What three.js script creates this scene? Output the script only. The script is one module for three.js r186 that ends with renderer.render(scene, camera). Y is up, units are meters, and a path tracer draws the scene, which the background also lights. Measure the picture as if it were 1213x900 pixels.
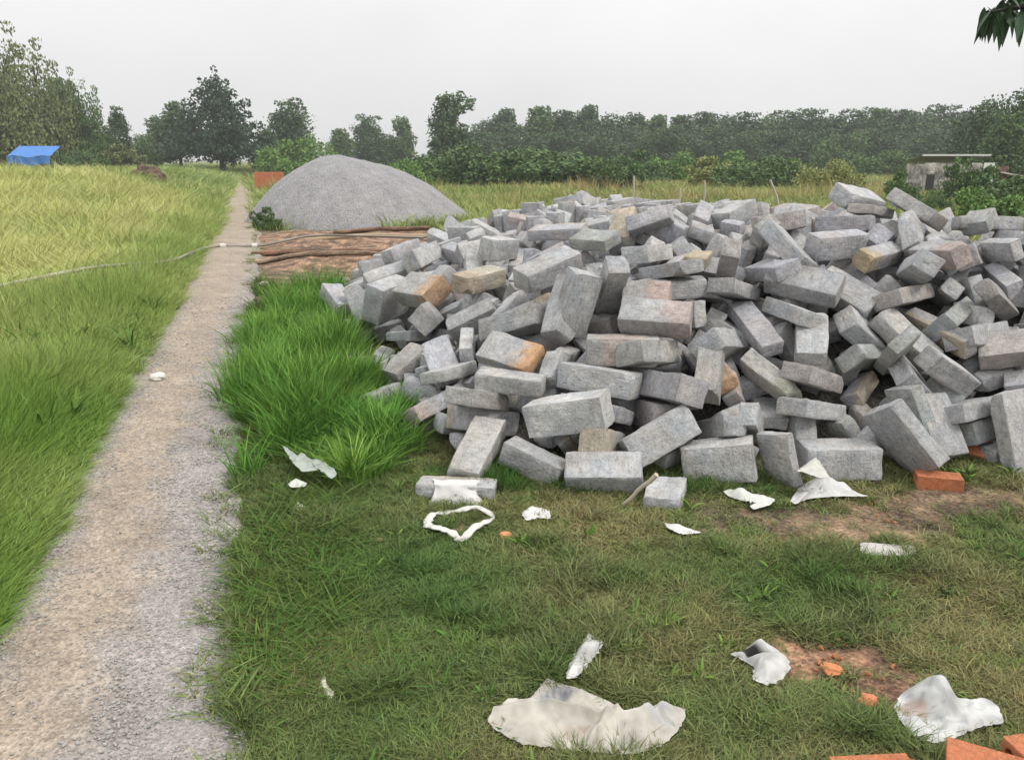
import * as THREE from 'three';
import { ImprovedNoise } from 'three/addons/math/ImprovedNoise.js';
import { mergeGeometries, mergeVertices, toCreasedNormals } from 'three/addons/utils/BufferGeometryUtils.js';

// ---------------------------------------------------------------- camera, sky, sun, exposure
const scene = new THREE.Scene();
const camera = new THREE.PerspectiveCamera(50.0, 1024 / 759, 0.1, 1200);
camera.position.set(0, 1.5, 0);
camera.rotation.x = -15.1 * Math.PI / 180;
const renderer = new THREE.WebGLRenderer({ antialias: true });
renderer.setSize(1024, 759);
renderer.toneMapping = THREE.LinearToneMapping;
renderer.toneMappingExposure = 1.17;
renderer.shadowMap.enabled = true;
renderer.shadowMap.type = THREE.PCFSoftShadowMap;

const noise = new ImprovedNoise();
const N3 = (x, y, z = 0) => noise.noise(x, y, z);
const fbm = (x, y, z = 0, o = 4) => { let s = 0, a = 0.5, f = 1; for (let i = 0; i < o; i++) { s += a * N3(x * f, y * f, z * f + i * 7.3); a *= 0.5; f *= 2.03; } return s; };
function rng(seed) { let s = seed >>> 0; return () => { s = (s + 0x6D2B79F5) | 0; let t = Math.imul(s ^ (s >>> 15), 1 | s); t = (t + Math.imul(t ^ (t >>> 7), 61 | t)) ^ t; return ((t ^ (t >>> 14)) >>> 0) / 4294967296; }; }
const clamp = (v, a = 0, b = 1) => Math.min(b, Math.max(a, v));
const ss = (a, b, x) => { const t = clamp((x - a) / (b - a)); return t * t * (3 - 2 * t); };
const lerp = (a, b, t) => a + (b - a) * t;
function interp(x, X, Y) { if (x <= X[0]) return Y[0]; for (let i = 1; i < X.length; i++) if (x <= X[i]) return Y[i - 1] + (Y[i] - Y[i - 1]) * (x - X[i - 1]) / (X[i] - X[i - 1]); return Y[Y.length - 1]; }

{ // overcast sky: thin even cloud, brighter overhead
  const w = 512, h = 256, data = new Float32Array(w * h * 4);
  for (let j = 0; j < h; j++) for (let i = 0; i < w; i++) {
    const el = (j + 0.5) / h * Math.PI - Math.PI / 2, az = (i + 0.5) / w * 2 * Math.PI;
    const s = Math.max(0, Math.sin(el)), c = Math.cos(el);
    const x = Math.cos(az) * c, z = Math.sin(az) * c;
    const n = fbm(x * 2.2 + 3, s * 5, z * 2.2, 4) * 0.26 + fbm(x * 6, s * 14, z * 6 + 9, 3) * 0.09;
    const L = (0.66 + 0.82 * s) * (1 + n * 0.55);
    const k = (j * w + i) * 4;
    data[k] = L; data[k + 1] = L * 0.999; data[k + 2] = L * 1.0; data[k + 3] = 1;
  }
  const t = new THREE.DataTexture(data, w, h, THREE.RGBAFormat, THREE.FloatType);
  t.mapping = THREE.EquirectangularReflectionMapping; t.magFilter = THREE.LinearFilter; t.minFilter = THREE.LinearFilter; t.wrapS = THREE.RepeatWrapping; t.needsUpdate = true;
  scene.background = t; scene.environment = t;
}
const sun = new THREE.DirectionalLight(new THREE.Color(1.0, 0.94, 0.84), 1.5);
sun.position.set(14, 20, 1); sun.target.position.set(0, 0, -6);
sun.castShadow = true; sun.shadow.radius = 28; sun.shadow.mapSize.set(2048, 2048);
Object.assign(sun.shadow.camera, { left: -30, right: 30, top: 30, bottom: -30, near: 1, far: 80 });
scene.add(sun, sun.target);

scene.fog = new THREE.FogExp2(0xdde0e0, 0.001);

// ---------------------------------------------------------------- helpers
const used = {};
function numbered(n) { const k = used[n] = (used[n] ?? -1) + 1; return k ? `${n}_${String(k).padStart(3, '0')}` : n; }
function tag(o, label, category, group, kind) { if (label) o.userData.label = label; if (category) o.userData.category = category; if (group) o.userData.group = group; if (kind) o.userData.kind = kind; return o; }
function shade(o) { o.traverse(c => { if (c.isMesh) { c.castShadow = true; c.receiveShadow = true; } }); return o; }
function mesh(name, geo, mat, parent) { const m = new THREE.Mesh(geo, mat); m.name = parent ? name : numbered(name); m.castShadow = m.receiveShadow = true; (parent || scene).add(m); return m; }
function group(name, x = 0, y = 0, z = 0, ry = 0) { const g = new THREE.Group(); g.name = numbered(name); g.position.set(x, y, z); g.rotation.y = ry; scene.add(g); return g; }
const C = (r, g, b) => new THREE.Color().setRGB(r, g, b);
const S = (hex) => new THREE.Color(hex);

function tileNoise(size, fn) { // float texture value 0..1 from a function of wrapped coordinates
  const d = new Uint8Array(size * size * 4);
  for (let j = 0; j < size; j++) for (let i = 0; i < size; i++) { const c = fn(i / size, j / size); const k = (j * size + i) * 4; d[k] = clamp(c[0]) * 255; d[k + 1] = clamp(c[1]) * 255; d[k + 2] = clamp(c[2]) * 255; d[k + 3] = 255; }
  const t = new THREE.DataTexture(d, size, size); t.wrapS = t.wrapT = THREE.RepeatWrapping; t.magFilter = THREE.LinearFilter; t.minFilter = THREE.LinearMipmapLinearFilter; t.generateMipmaps = true; t.needsUpdate = true; return t;
}
// periodic noise by walking on a torus
const TAU = Math.PI * 2;
function per(u, v, f, o, seed) { // periodic fbm with about f cells per tile
  let s = 0, a = 0.5;
  for (let k = 0; k < o; k++) { s += a * vnoise(u * f, v * f, f, seed + k * 17); f *= 2; a *= 0.5; } return s;
}
function hash(i, j, s) { let h = Math.imul(i, 374761393) ^ Math.imul(j, 668265263) ^ Math.imul(s, 1442695041); h = Math.imul(h ^ (h >>> 13), 1274126177); h ^= h >>> 16; return (h >>> 0) / 4294967296; }
function vnoise(x, y, p, s) { const i = Math.floor(x), j = Math.floor(y), a = x - i, b = y - j, u = a * a * (3 - 2 * a), v = b * b * (3 - 2 * b); const m = k => ((k % p) + p) % p; return lerp(lerp(hash(m(i), m(j), s), hash(m(i + 1), m(j), s), u), lerp(hash(m(i), m(j + 1), s), hash(m(i + 1), m(j + 1), s), u), v) * 2 - 1; }

// ---------------------------------------------------------------- terrain
const PL = { d: [0.5, 1.95, 2.39, 2.97, 3.68, 4.6, 6.06, 8.2, 13.05, 18.92, 33.82, 75.8], x: [-1.33, -1.68, -1.8, -1.97, -2.19, -2.47, -2.92, -3.54, -5.03, -6.79, -11.45, -24.67] };
const PR = { d: [0.5, 1.78, 2.14, 2.64, 3.38, 4.3, 5.56, 7.35, 9.92, 13.66, 18.92, 33.82, 69], x: [-0.4, -0.73, -0.86, -1.02, -1.26, -1.56, -1.95, -2.46, -3.2, -4.22, -5.92, -10.56, -22.2] };
const pathL = d => interp(d, PL.d, PL.x) + (0.07 * N3(d * 1.3, 3.1) + 0.05 * N3(d * 4.7, 6.1)) * (d < 12 ? 1 : 1.6), pathR = d => interp(d, PR.d, PR.x) + (0.07 * N3(d * 1.5, 8.4) + 0.05 * N3(d * 5.1, 2.2)) * (d < 12 ? 1 : 1.6);
function groundH(x, d) {
  const l = interp(d, PL.d, PL.x), r = interp(d, PR.d, PR.x);
  const lat = l - x, rat = x - r;
  const off = Math.max(lat, rat);                       // >0 beside the path
  let h = ss(0.05, 0.7, off) * (0.025 * N3(x * 1.1, d * 1.1, 2) + 0.012 * N3(x * 4, d * 4, 5));
  h += ss(2, 8, off) * ss(14, 40, d) * 0.12 * N3(x * 0.18, d * 0.18, 11);
  if (lat > 0) h += 0.05 * ss(0, 0.5, lat) + 0.75 * ss(0.3, 4.5, lat) * ss(7, 21, d) * (1 - 0.3 * ss(40, 80, d));
  if (rat > 0) { // banked red earth across the way to the gravel heap
    const m = ss(0.0, 0.7, rat) * ss(-0.9, -1.9, x) * (1 + 0.5 * N3(x * 1.3, d * 0.9, 21));
    h += m * 0.7 * (0.13 * Math.exp(-(((d - 12.3 - 0.3 * N3(x * 0.7, 4)) / 0.35) ** 2)) + 0.2 * Math.exp(-(((d - 14.6 - 0.3 * N3(x * 0.6, 9)) / 0.5) ** 2)) + 0.16 * Math.exp(-(((d - 16.9) / 0.5) ** 2)));
    h += m * 0.08 * fbm(x * 2.2, d * 2.2, 4) * ss(11, 11.6, d) * (1 - ss(17.4, 18, d));
  }
  h -= 0.03 * ss(-0.02, -0.2, off);
  return h;
}
// how much bare soil shows at a point, and its colour: reddish where bricks were unloaded
const bare = [[1.5, 3.2, 0.95, 0.27, 0.92], [2.1, 3.38, 0.7, 0.3, 0.88], [0.99, 2.22, 0.33, 0.21, 0.95], [1.0, 2.5, 0.16, 0.3, 0.5], [1.12, 2.06, 0.26, 0.16, 0.93], [0.35, 3.12, 0.3, 0.1, 0.35], [-0.2, 3.05, 0.3, 0.1, 0.4], [1.55, 2.6, 0.2, 0.35, 0.45], [-0.28, 2.0, 0.07, 0.05, 0.6], [0.05, 2.9, 0.5, 0.12, 0.35], [-2.5, 10.6, 0.9, 0.7, 0.6]];
function soilAt(x, d) {
  let s = 0; const wob = 0.55 * fbm(x * 7, d * 7, 1.5, 4);
  for (const [bx, bd, rx, rd, k] of bare) { const q = Math.hypot((x - bx) / rx, (d - bd) / rd) + wob * 1.3; s = Math.max(s, k * (1 - ss(0.35, 1.35, q))); }
  if (d > 10.8 && d < 18 && x < -1 && x > pathR(d)) s = Math.max(s, ss(10.8, 11.8, d + 0.8 * wob) * (1 - ss(16.9, 17.9, d + wob)) * ss(-0.9, -1.7, x));
  return s;
}
const redAt = (x, d) => Math.max(d > 10.5 && d < 18 ? 0.75 : 0, ...bare.slice(2, 5).map(([bx, bd, rx, rd]) => (1 - ss(0.5, 1.2, Math.hypot((x - bx) / rx, (d - bd) / rd)))), 0.22 * ss(0.5, 1, x) * ss(2.9, 3.1, d));

const grainTex = tileNoise(512, (u, v) => { const a = per(u, v, 64, 3, 3) * 0.34 + per(u, v, 8, 4, 5) * 0.4; const g = 0.66 + a; return [g, g * 0.985, g * 0.96]; });
grainTex.colorSpace = THREE.SRGBColorSpace;
const grainBump = tileNoise(512, (u, v) => { const a = 0.5 + per(u, v, 64, 3, 3) * 0.5 + per(u, v, 16, 3, 8) * 0.3; return [a, a, a]; });

function sheet(nx, nd, fx, fd, fy, fc, uvScale = 1) {
  const pos = [], col = [], uv = [], idx = [];
  for (let j = 0; j <= nd; j++) for (let i = 0; i <= nx; i++) {
    const d = fd(j / nd, i / nx), x = fx(i / nx, d, j / nd); pos.push(x, fy(x, d, i / nx), -d); col.push(...fc(x, d, i / nx)); uv.push(x * uvScale, d * uvScale);
  }
  for (let j = 0; j < nd; j++) for (let i = 0; i < nx; i++) { const a = j * (nx + 1) + i, b = a + 1, c = a + nx + 1, e = c + 1; idx.push(a, b, e, a, e, c); }
  const g = new THREE.BufferGeometry(); g.setAttribute('position', new THREE.Float32BufferAttribute(pos, 3)); g.setAttribute('color', new THREE.Float32BufferAttribute(col, 3)); g.setAttribute('uv', new THREE.Float32BufferAttribute(uv, 2)); g.setIndex(idx); g.computeVertexNormals(); return g;
}
{
  const dAt = t => t < 0.06 ? lerp(-30, 0.8, t / 0.06) : 0.8 * Math.exp((t - 0.06) / 0.94 * Math.log(900 / 0.8));
  const xAt = (u, d) => { const w = Math.max(1.2, Math.abs(d)) * 1.05 + 1.5; const s = u * 2 - 1; return s * w * (1 + 5 * Math.abs(s) ** 6) + (d > 0 && d < 20 ? 0 : 0); };
  const geo = sheet(320, 420, (u, d) => xAt(u, d), t => dAt(t), (x, d) => groundH(x, d), (x, d) => {
    const n = fbm(x * 2.5, d * 2.5, 3, 4), n2 = fbm(x * 0.12, d * 0.12, 7, 3);
    const s = soilAt(x, d), r = redAt(x, d) * s;
    // thatch and dirt between the blades
    let c = [0.24 + 0.1 * n, 0.21 + 0.09 * n, 0.115 + 0.045 * n];
    if (d > 16) { const k = ss(16, 26, d); c = [lerp(c[0], 0.34 + 0.12 * n2, k), lerp(c[1], 0.38 + 0.06 * n2, k), lerp(c[2], 0.14, k)]; }
    const e = [0.38 + 0.12 * n, 0.275 + 0.09 * n, 0.19 + 0.06 * n], red = d > 8 ? [0.58 + 0.25 * n, 0.37 + 0.18 * n, 0.255 + 0.14 * n] : [0.5 + 0.2 * n, 0.29 + 0.12 * n, 0.19 + 0.08 * n];
    for (let k = 0; k < 3; k++) c[k] = lerp(c[k], lerp(e[k], red[k], r), s);
    return c;
  }, 1.3);
  const m = mesh('ground', geo, new THREE.MeshStandardMaterial({ vertexColors: true, map: grainTex, bumpMap: grainBump, bumpScale: 0.012, roughness: 1 }));
  m.userData.kind = 'structure';
}
// ---------------------------------------------------------------- gravel path
const pathTex = tileNoise(1024, (u, v) => { const p = per(u, v, 128, 2, 31), q = per(u, v, 48, 3, 33), b = per(u, v, 6, 3, 35); const g = 0.74 + p * 0.2 + q * 0.13 + b * 0.08; return [g, g * 0.99, g * 0.985]; });
pathTex.colorSpace = THREE.SRGBColorSpace;
const pathBump = tileNoise(1024, (u, v) => { const g = 0.5 + per(u, v, 128, 2, 31) * 0.4 + per(u, v, 48, 3, 33) * 0.4; return [g, g, g]; });
const sandy = (u, d) => { const c = interp(d, [1.5, 3, 5, 9, 14], [0.36, 0.42, 0.46, 0.5, 0.5]), w = interp(d, [1.5, 3, 6, 12], [0.2, 0.2, 0.22, 0.4]); return 0.95 * (1 - ss(0.3, 1.6, Math.abs(u - c + 0.1 * N3(d * 0.9, 2) + 0.25 * fbm(u * 6, d * 5, 4, 4)) / w)); };
{
  const geo = sheet(40, 700, (u, d) => lerp(pathL(d) - 0.08, pathR(d) + 0.08, u), t => 0.6 * Math.exp(t * Math.log(68 / 0.6)), (x, d, u) => 0.012 + 0.0022 * Math.min(d, 30) - 0.05 * (ss(0.9, 1, Math.abs(u * 2 - 1))) + 0.006 * N3(x * 5, d * 5, 3), (x, d, u) => {
    const s = sandy(u, d), n = fbm(x * 3, d * 3, 9, 4), far = ss(9, 16, d);
    const g = [0.6 + 0.15 * n, 0.56 + 0.14 * n, 0.535 + 0.14 * n], t = [0.65 + 0.13 * n, 0.545 + 0.12 * n, 0.43 + 0.1 * n];
    return [0, 1, 2].map(k => lerp(g[k], t[k], Math.max(s, far * 0.85)));
  }, 1.1);
  const m = mesh('gravel_path', geo, new THREE.MeshStandardMaterial({ vertexColors: true, map: pathTex, bumpMap: pathBump, bumpScale: 0.009, roughness: 1 }));
  m.userData.kind = 'structure';
}
function pebbleGeo(seed, det = 1) { const g = mergeVertices(new THREE.IcosahedronGeometry(1, det).deleteAttribute('uv').deleteAttribute('normal')); const p = g.attributes.position; for (let i = 0; i < p.count; i++) { const s = 1 + 0.45 * N3(p.getX(i) * 1.4 + seed * 9, p.getY(i) * 1.4, p.getZ(i) * 1.4); p.setXYZ(i, p.getX(i) * s, p.getY(i) * s * 0.7, p.getZ(i) * s * 0.85); } return toCreasedNormals(g, 0.5); }
const dummy = new THREE.Object3D();
function instanced(name, geo, mat, list, parent) { // list of [x,y,z, ry, sx, sy, sz, color, tiltX, tiltZ]
  const m = new THREE.InstancedMesh(geo, mat, list.length); m.name = parent ? name : numbered(name);
  list.forEach((l, i) => { dummy.position.set(l[0], l[1], l[2]); dummy.rotation.set(l[8] || 0, l[3], l[9] || 0, 'YXZ'); dummy.scale.set(l[4], l[5], l[6]); dummy.updateMatrix(); m.setMatrixAt(i, dummy.matrix); m.setColorAt(i, l[7]); });
  m.castShadow = m.receiveShadow = true; m.userData.kind = 'stuff'; (parent || scene).add(m); return m;
}
const stoneMat = new THREE.MeshStandardMaterial({ color: 0xffffff, roughness: 0.95 });
{
  const r = rng(5), list = [];
  for (let i = 0; i < 20000; i++) {
    const d = 1.5 * Math.exp(r() * Math.log(9 / 1.5)), u = r(); const s = sandy(u, d);
    if (r() < s * 0.9) continue;
    const x = lerp(pathL(d) - 0.04, pathR(d) + 0.05, u), z = (0.0022 + 0.0042 * r() * r()) * (1 + d * 0.1), k = 0.26 + 0.12 * r(), w = r() * 0.05;
    list.push([x, 0.014 + 0.0022 * d + z * 0.15 - 0.03 * ss(0.93, 1, Math.abs(u * 2 - 1)), -d, r() * 6.3, z, z, z, C(k + w * 0.6, k + w * 0.2, k - w * 0.4), r() * 0.6, r() * 0.6]);
  }
  instanced('path_gravel', pebbleGeo(1, 0), stoneMat, list);
}
// ---------------------------------------------------------------- gravel heap
const HEAP = { x: -3.95, d: 21.3 };
function heapH(x, d) { // asymmetric flat-topped cone
  const u = (x - HEAP.x), v = (d - HEAP.d), a = Math.atan2(v, u);
  const R = 2.95 + 0.1 * Math.cos(a) + 0.16 * N3(Math.cos(a) * 1.5, Math.sin(a) * 1.5, 3) + 0.1 * N3(Math.cos(a) * 5, Math.sin(a) * 5, 6);
  const px = -0.55, q = Math.hypot(u - px * (1 - Math.min(1, Math.hypot(u, v) / R)), v) / R;
  const e = clamp(1 - q); return 1.66 * (1 - Math.exp(-2.3 * e ** 1.1)) / (1 - Math.exp(-2.3)) * (0.93 + 0.07 * ss(0, 0.5, e)) - 0.03 + 0.09 * fbm(x * 1.1, d * 1.1, 4, 4) * ss(0.02, 0.3, e);
}
{
  const geo = sheet(110, 110, (u) => HEAP.x + (u * 2 - 1) * 3.5, t => HEAP.d + (t * 2 - 1) * 3.5, (x, d) => { const h = heapH(x, d); return Math.max(h, -0.03) + groundH(x, d) * (h > 0 ? 1 : 0.99) - (h > 0.02 ? 0 : 0.05); }, (x, d) => { const n = fbm(x * 2.2, d * 2.2, 6); const k = 0.58 + 0.08 * n; return [k, k, k * 1.03]; }, 1.0);
  const g = group('gravel_heap');
  tag(g, 'conical heap of pale grey gravel beyond the red earth bank', 'gravel heap');
  mesh('heap_body', geo, new THREE.MeshStandardMaterial({ vertexColors: true, map: pathTex, bumpMap: pathBump, bumpScale: 0.02, roughness: 1 }), g);
  const r = rng(9), list = [];
  for (let i = 0; i < 26000; i++) { const x = HEAP.x + (r() * 2 - 1) * 3.4, d = HEAP.d + (r() * 2 - 1) * 3.4, h = heapH(x, d); if (h < 0.0 && r() < 0.75) continue; const s = 0.007 + 0.007 * r() * r(), k = 0.38 + 0.16 * r(); list.push([x, Math.max(h, 0) + groundH(x, d) + s * 0.1, -d, r() * 6.3, s, s, s, C(k, k, k * 1.04), r(), r()]); }
  const st = instanced('gravel_stones', pebbleGeo(2, 0), stoneMat, list, g);
}

// ---------------------------------------------------------------- stone blocks
const blockTex = tileNoise(512, (u, v) => {
  const speck = per(u, v, 96, 2, 41), mid = per(u, v, 20, 3, 43), big = per(u, v, 4, 3, 45), streak = per(u, (v * 6) % 1, 12, 3, 47);
  const pit = Math.max(0, per(u, v, 40, 2, 49) - 0.42) * 1.0;
  const g = 0.80 + speck * 0.13 + mid * 0.10 + big * 0.09 + streak * 0.06 - pit * 0.5; const w = per(u, v, 5, 3, 51) * 0.035;
  return [g + w, g + w * 0.3, g - w * 0.6];
});
blockTex.colorSpace = THREE.SRGBColorSpace;
const blockBump = tileNoise(512, (u, v) => { const g = 0.5 + per(u, v, 96, 2, 41) * 0.22 + per(u, v, 20, 3, 43) * 0.35 + per(u, (v * 6) % 1, 12, 3, 47) * 0.15 - Math.max(0, per(u, v, 40, 2, 49) - 0.42); return [g, g, g]; });
const blockMat = new THREE.MeshStandardMaterial({ vertexColors: true, map: blockTex, bumpMap: blockBump, bumpScale: 0.007, roughness: 0.93 });
const TONES = { grey: [0.55, 0.546, 0.548], light: [0.61, 0.607, 0.605], lilac: [0.55, 0.54, 0.562], dark: [0.50, 0.50, 0.502], green: [0.475, 0.487, 0.47], beige: [0.535, 0.52, 0.495], pink: [0.545, 0.512, 0.495], yellow: [0.57, 0.53, 0.44] };
// stains: end [axis, side, reach 0..1], colour
const ORANGE = [0.74, 0.42, 0.2], PINKISH = [0.6, 0.44, 0.38], SAND = [0.6, 0.48, 0.3];
function blockGeo(dim, seed, tone, stains = [], seg = [8, 5, 5]) {
  const [L, W, H] = dim, h = [L / 2, W / 2, H / 2], r = rng(seed * 7919 + 13);
  const g = new THREE.BoxGeometry(1, 1, 1, ...seg); const p = g.attributes.position, uv = g.attributes.uv, nrm = g.attributes.normal;
  const rad = 0.004 + 0.006 * r(), o = [r() * 50, r() * 50, r() * 50], uo = r(), vo = r(), flip = r() < 0.5;
  const cuts = []; const nc = 1 + Math.floor(r() * 4);
  for (let c = 0; c < nc; c++) { const s = [r() < 0.5 ? -1 : 1, r() < 0.5 ? -1 : 1, r() < 0.5 ? -1 : 1]; const n = new THREE.Vector3(s[0] * (0.4 + r()), s[1] * (0.4 + r()), s[2] * (0.4 + r())).normalize(); const corner = new THREE.Vector3(s[0] * h[0], s[1] * h[1], s[2] * h[2]); cuts.push([n, corner.dot(n) - (0.008 + 0.035 * r() * r())]); }
  // slightly out-of-square faces
  const skew = [0.05 * (r() - 0.5), 0.09 * (r() - 0.5), 0.09 * (r() - 0.5), 0.07 * (r() - 0.5)];
  const col = new Float32Array(p.count * 3), v = new THREE.Vector3();
  for (let i = 0; i < p.count; i++) {
    const q = [p.getX(i), p.getY(i), p.getZ(i)], n = [nrm.getX(i), nrm.getY(i), nrm.getZ(i)];
    const w = q.map((t, k) => { const sN = seg[k], id = Math.round((t + 0.5) * sN); if (id === 0) return -h[k]; if (id === sN) return h[k]; return lerp(-h[k] + rad, h[k] - rad, (id - 1) / (sN - 2)); });
    // rounding
    const inn = w.map((t, k) => clamp(t, -h[k] + rad, h[k] - rad)); const dx = [w[0] - inn[0], w[1] - inn[1], w[2] - inn[2]]; const dl = Math.hypot(...dx);
    let a = dl > 1e-6 ? inn.map((t, k) => t + dx[k] / dl * Math.min(dl, rad)) : w;
    const rough = 0.006 * N3(a[0] * 9 + o[0], a[1] * 9 + o[1], a[2] * 9 + o[2]) + 0.004 * N3(a[0] * 26 + o[1], a[1] * 26, a[2] * 26 + o[0]);
    const l = Math.hypot(a[0] / h[0], a[1] / h[1], a[2] / h[2]) || 1;
    const dir = dl > 1e-6 ? dx.map(t => t / dl) : n;
    v.set(a[0] + dir[0] * rough, a[1] + dir[1] * rough, a[2] + dir[2] * rough);
    v.y *= 1 + skew[1] * v.x / h[0]; v.z *= 1 + skew[2] * v.x / h[0]; v.x += skew[3] * v.y; v.y += skew[0] * v.x * 0.5;
    for (const [cn, cd] of cuts) { const e = v.dot(cn) - cd; if (e > 0) v.addScaledVector(cn, -e); }
    p.setXYZ(i, v.x, v.y, v.z);
    const ax = Math.abs(n[0]) > 0.5 ? 0 : Math.abs(n[1]) > 0.5 ? 1 : 2; const a1 = ax === 0 ? 2 : 0, a2 = ax === 1 ? 2 : 1;
    const U = q[a1] * dim[a1] * 2.2 + uo + ax * 0.31, V = q[a2] * dim[a2] * 2.2 + vo + ax * 0.17; uv.setXY(i, flip ? V : U, flip ? U : V);
    const m = 1 + 0.24 * fbm(v.x * 7 + o[2], v.y * 7, v.z * 7 + o[0], 3), tw = 0.04 * N3(v.x * 5 + o[0], v.y * 5 + o[2], v.z * 5);
    let c = [tone[0] * m * (1 + tw), tone[1] * m, tone[2] * m * (1 - tw)];
    for (const [axis, side, reach, sc, amt] of stains) { const t = side === 0 ? 1 - Math.abs(v.getComponent(axis)) / h[axis] : 0.5 + 0.5 * side * v.getComponent(axis) / h[axis]; const k = amt * ss(1 - reach - 0.12, 1 - reach + 0.12, t + 0.25 * fbm(v.x * 14 + o[0], v.y * 14, v.z * 14 + o[1], 3)); c = c.map((e, j) => lerp(e, sc[j], k)); }
    col[i * 3] = c[0]; col[i * 3 + 1] = c[1]; col[i * 3 + 2] = c[2];
  }
  g.setAttribute('color', new THREE.BufferAttribute(col, 3)); g.computeVertexNormals();
  return toCreasedNormals(g, 0.6);
}
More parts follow.
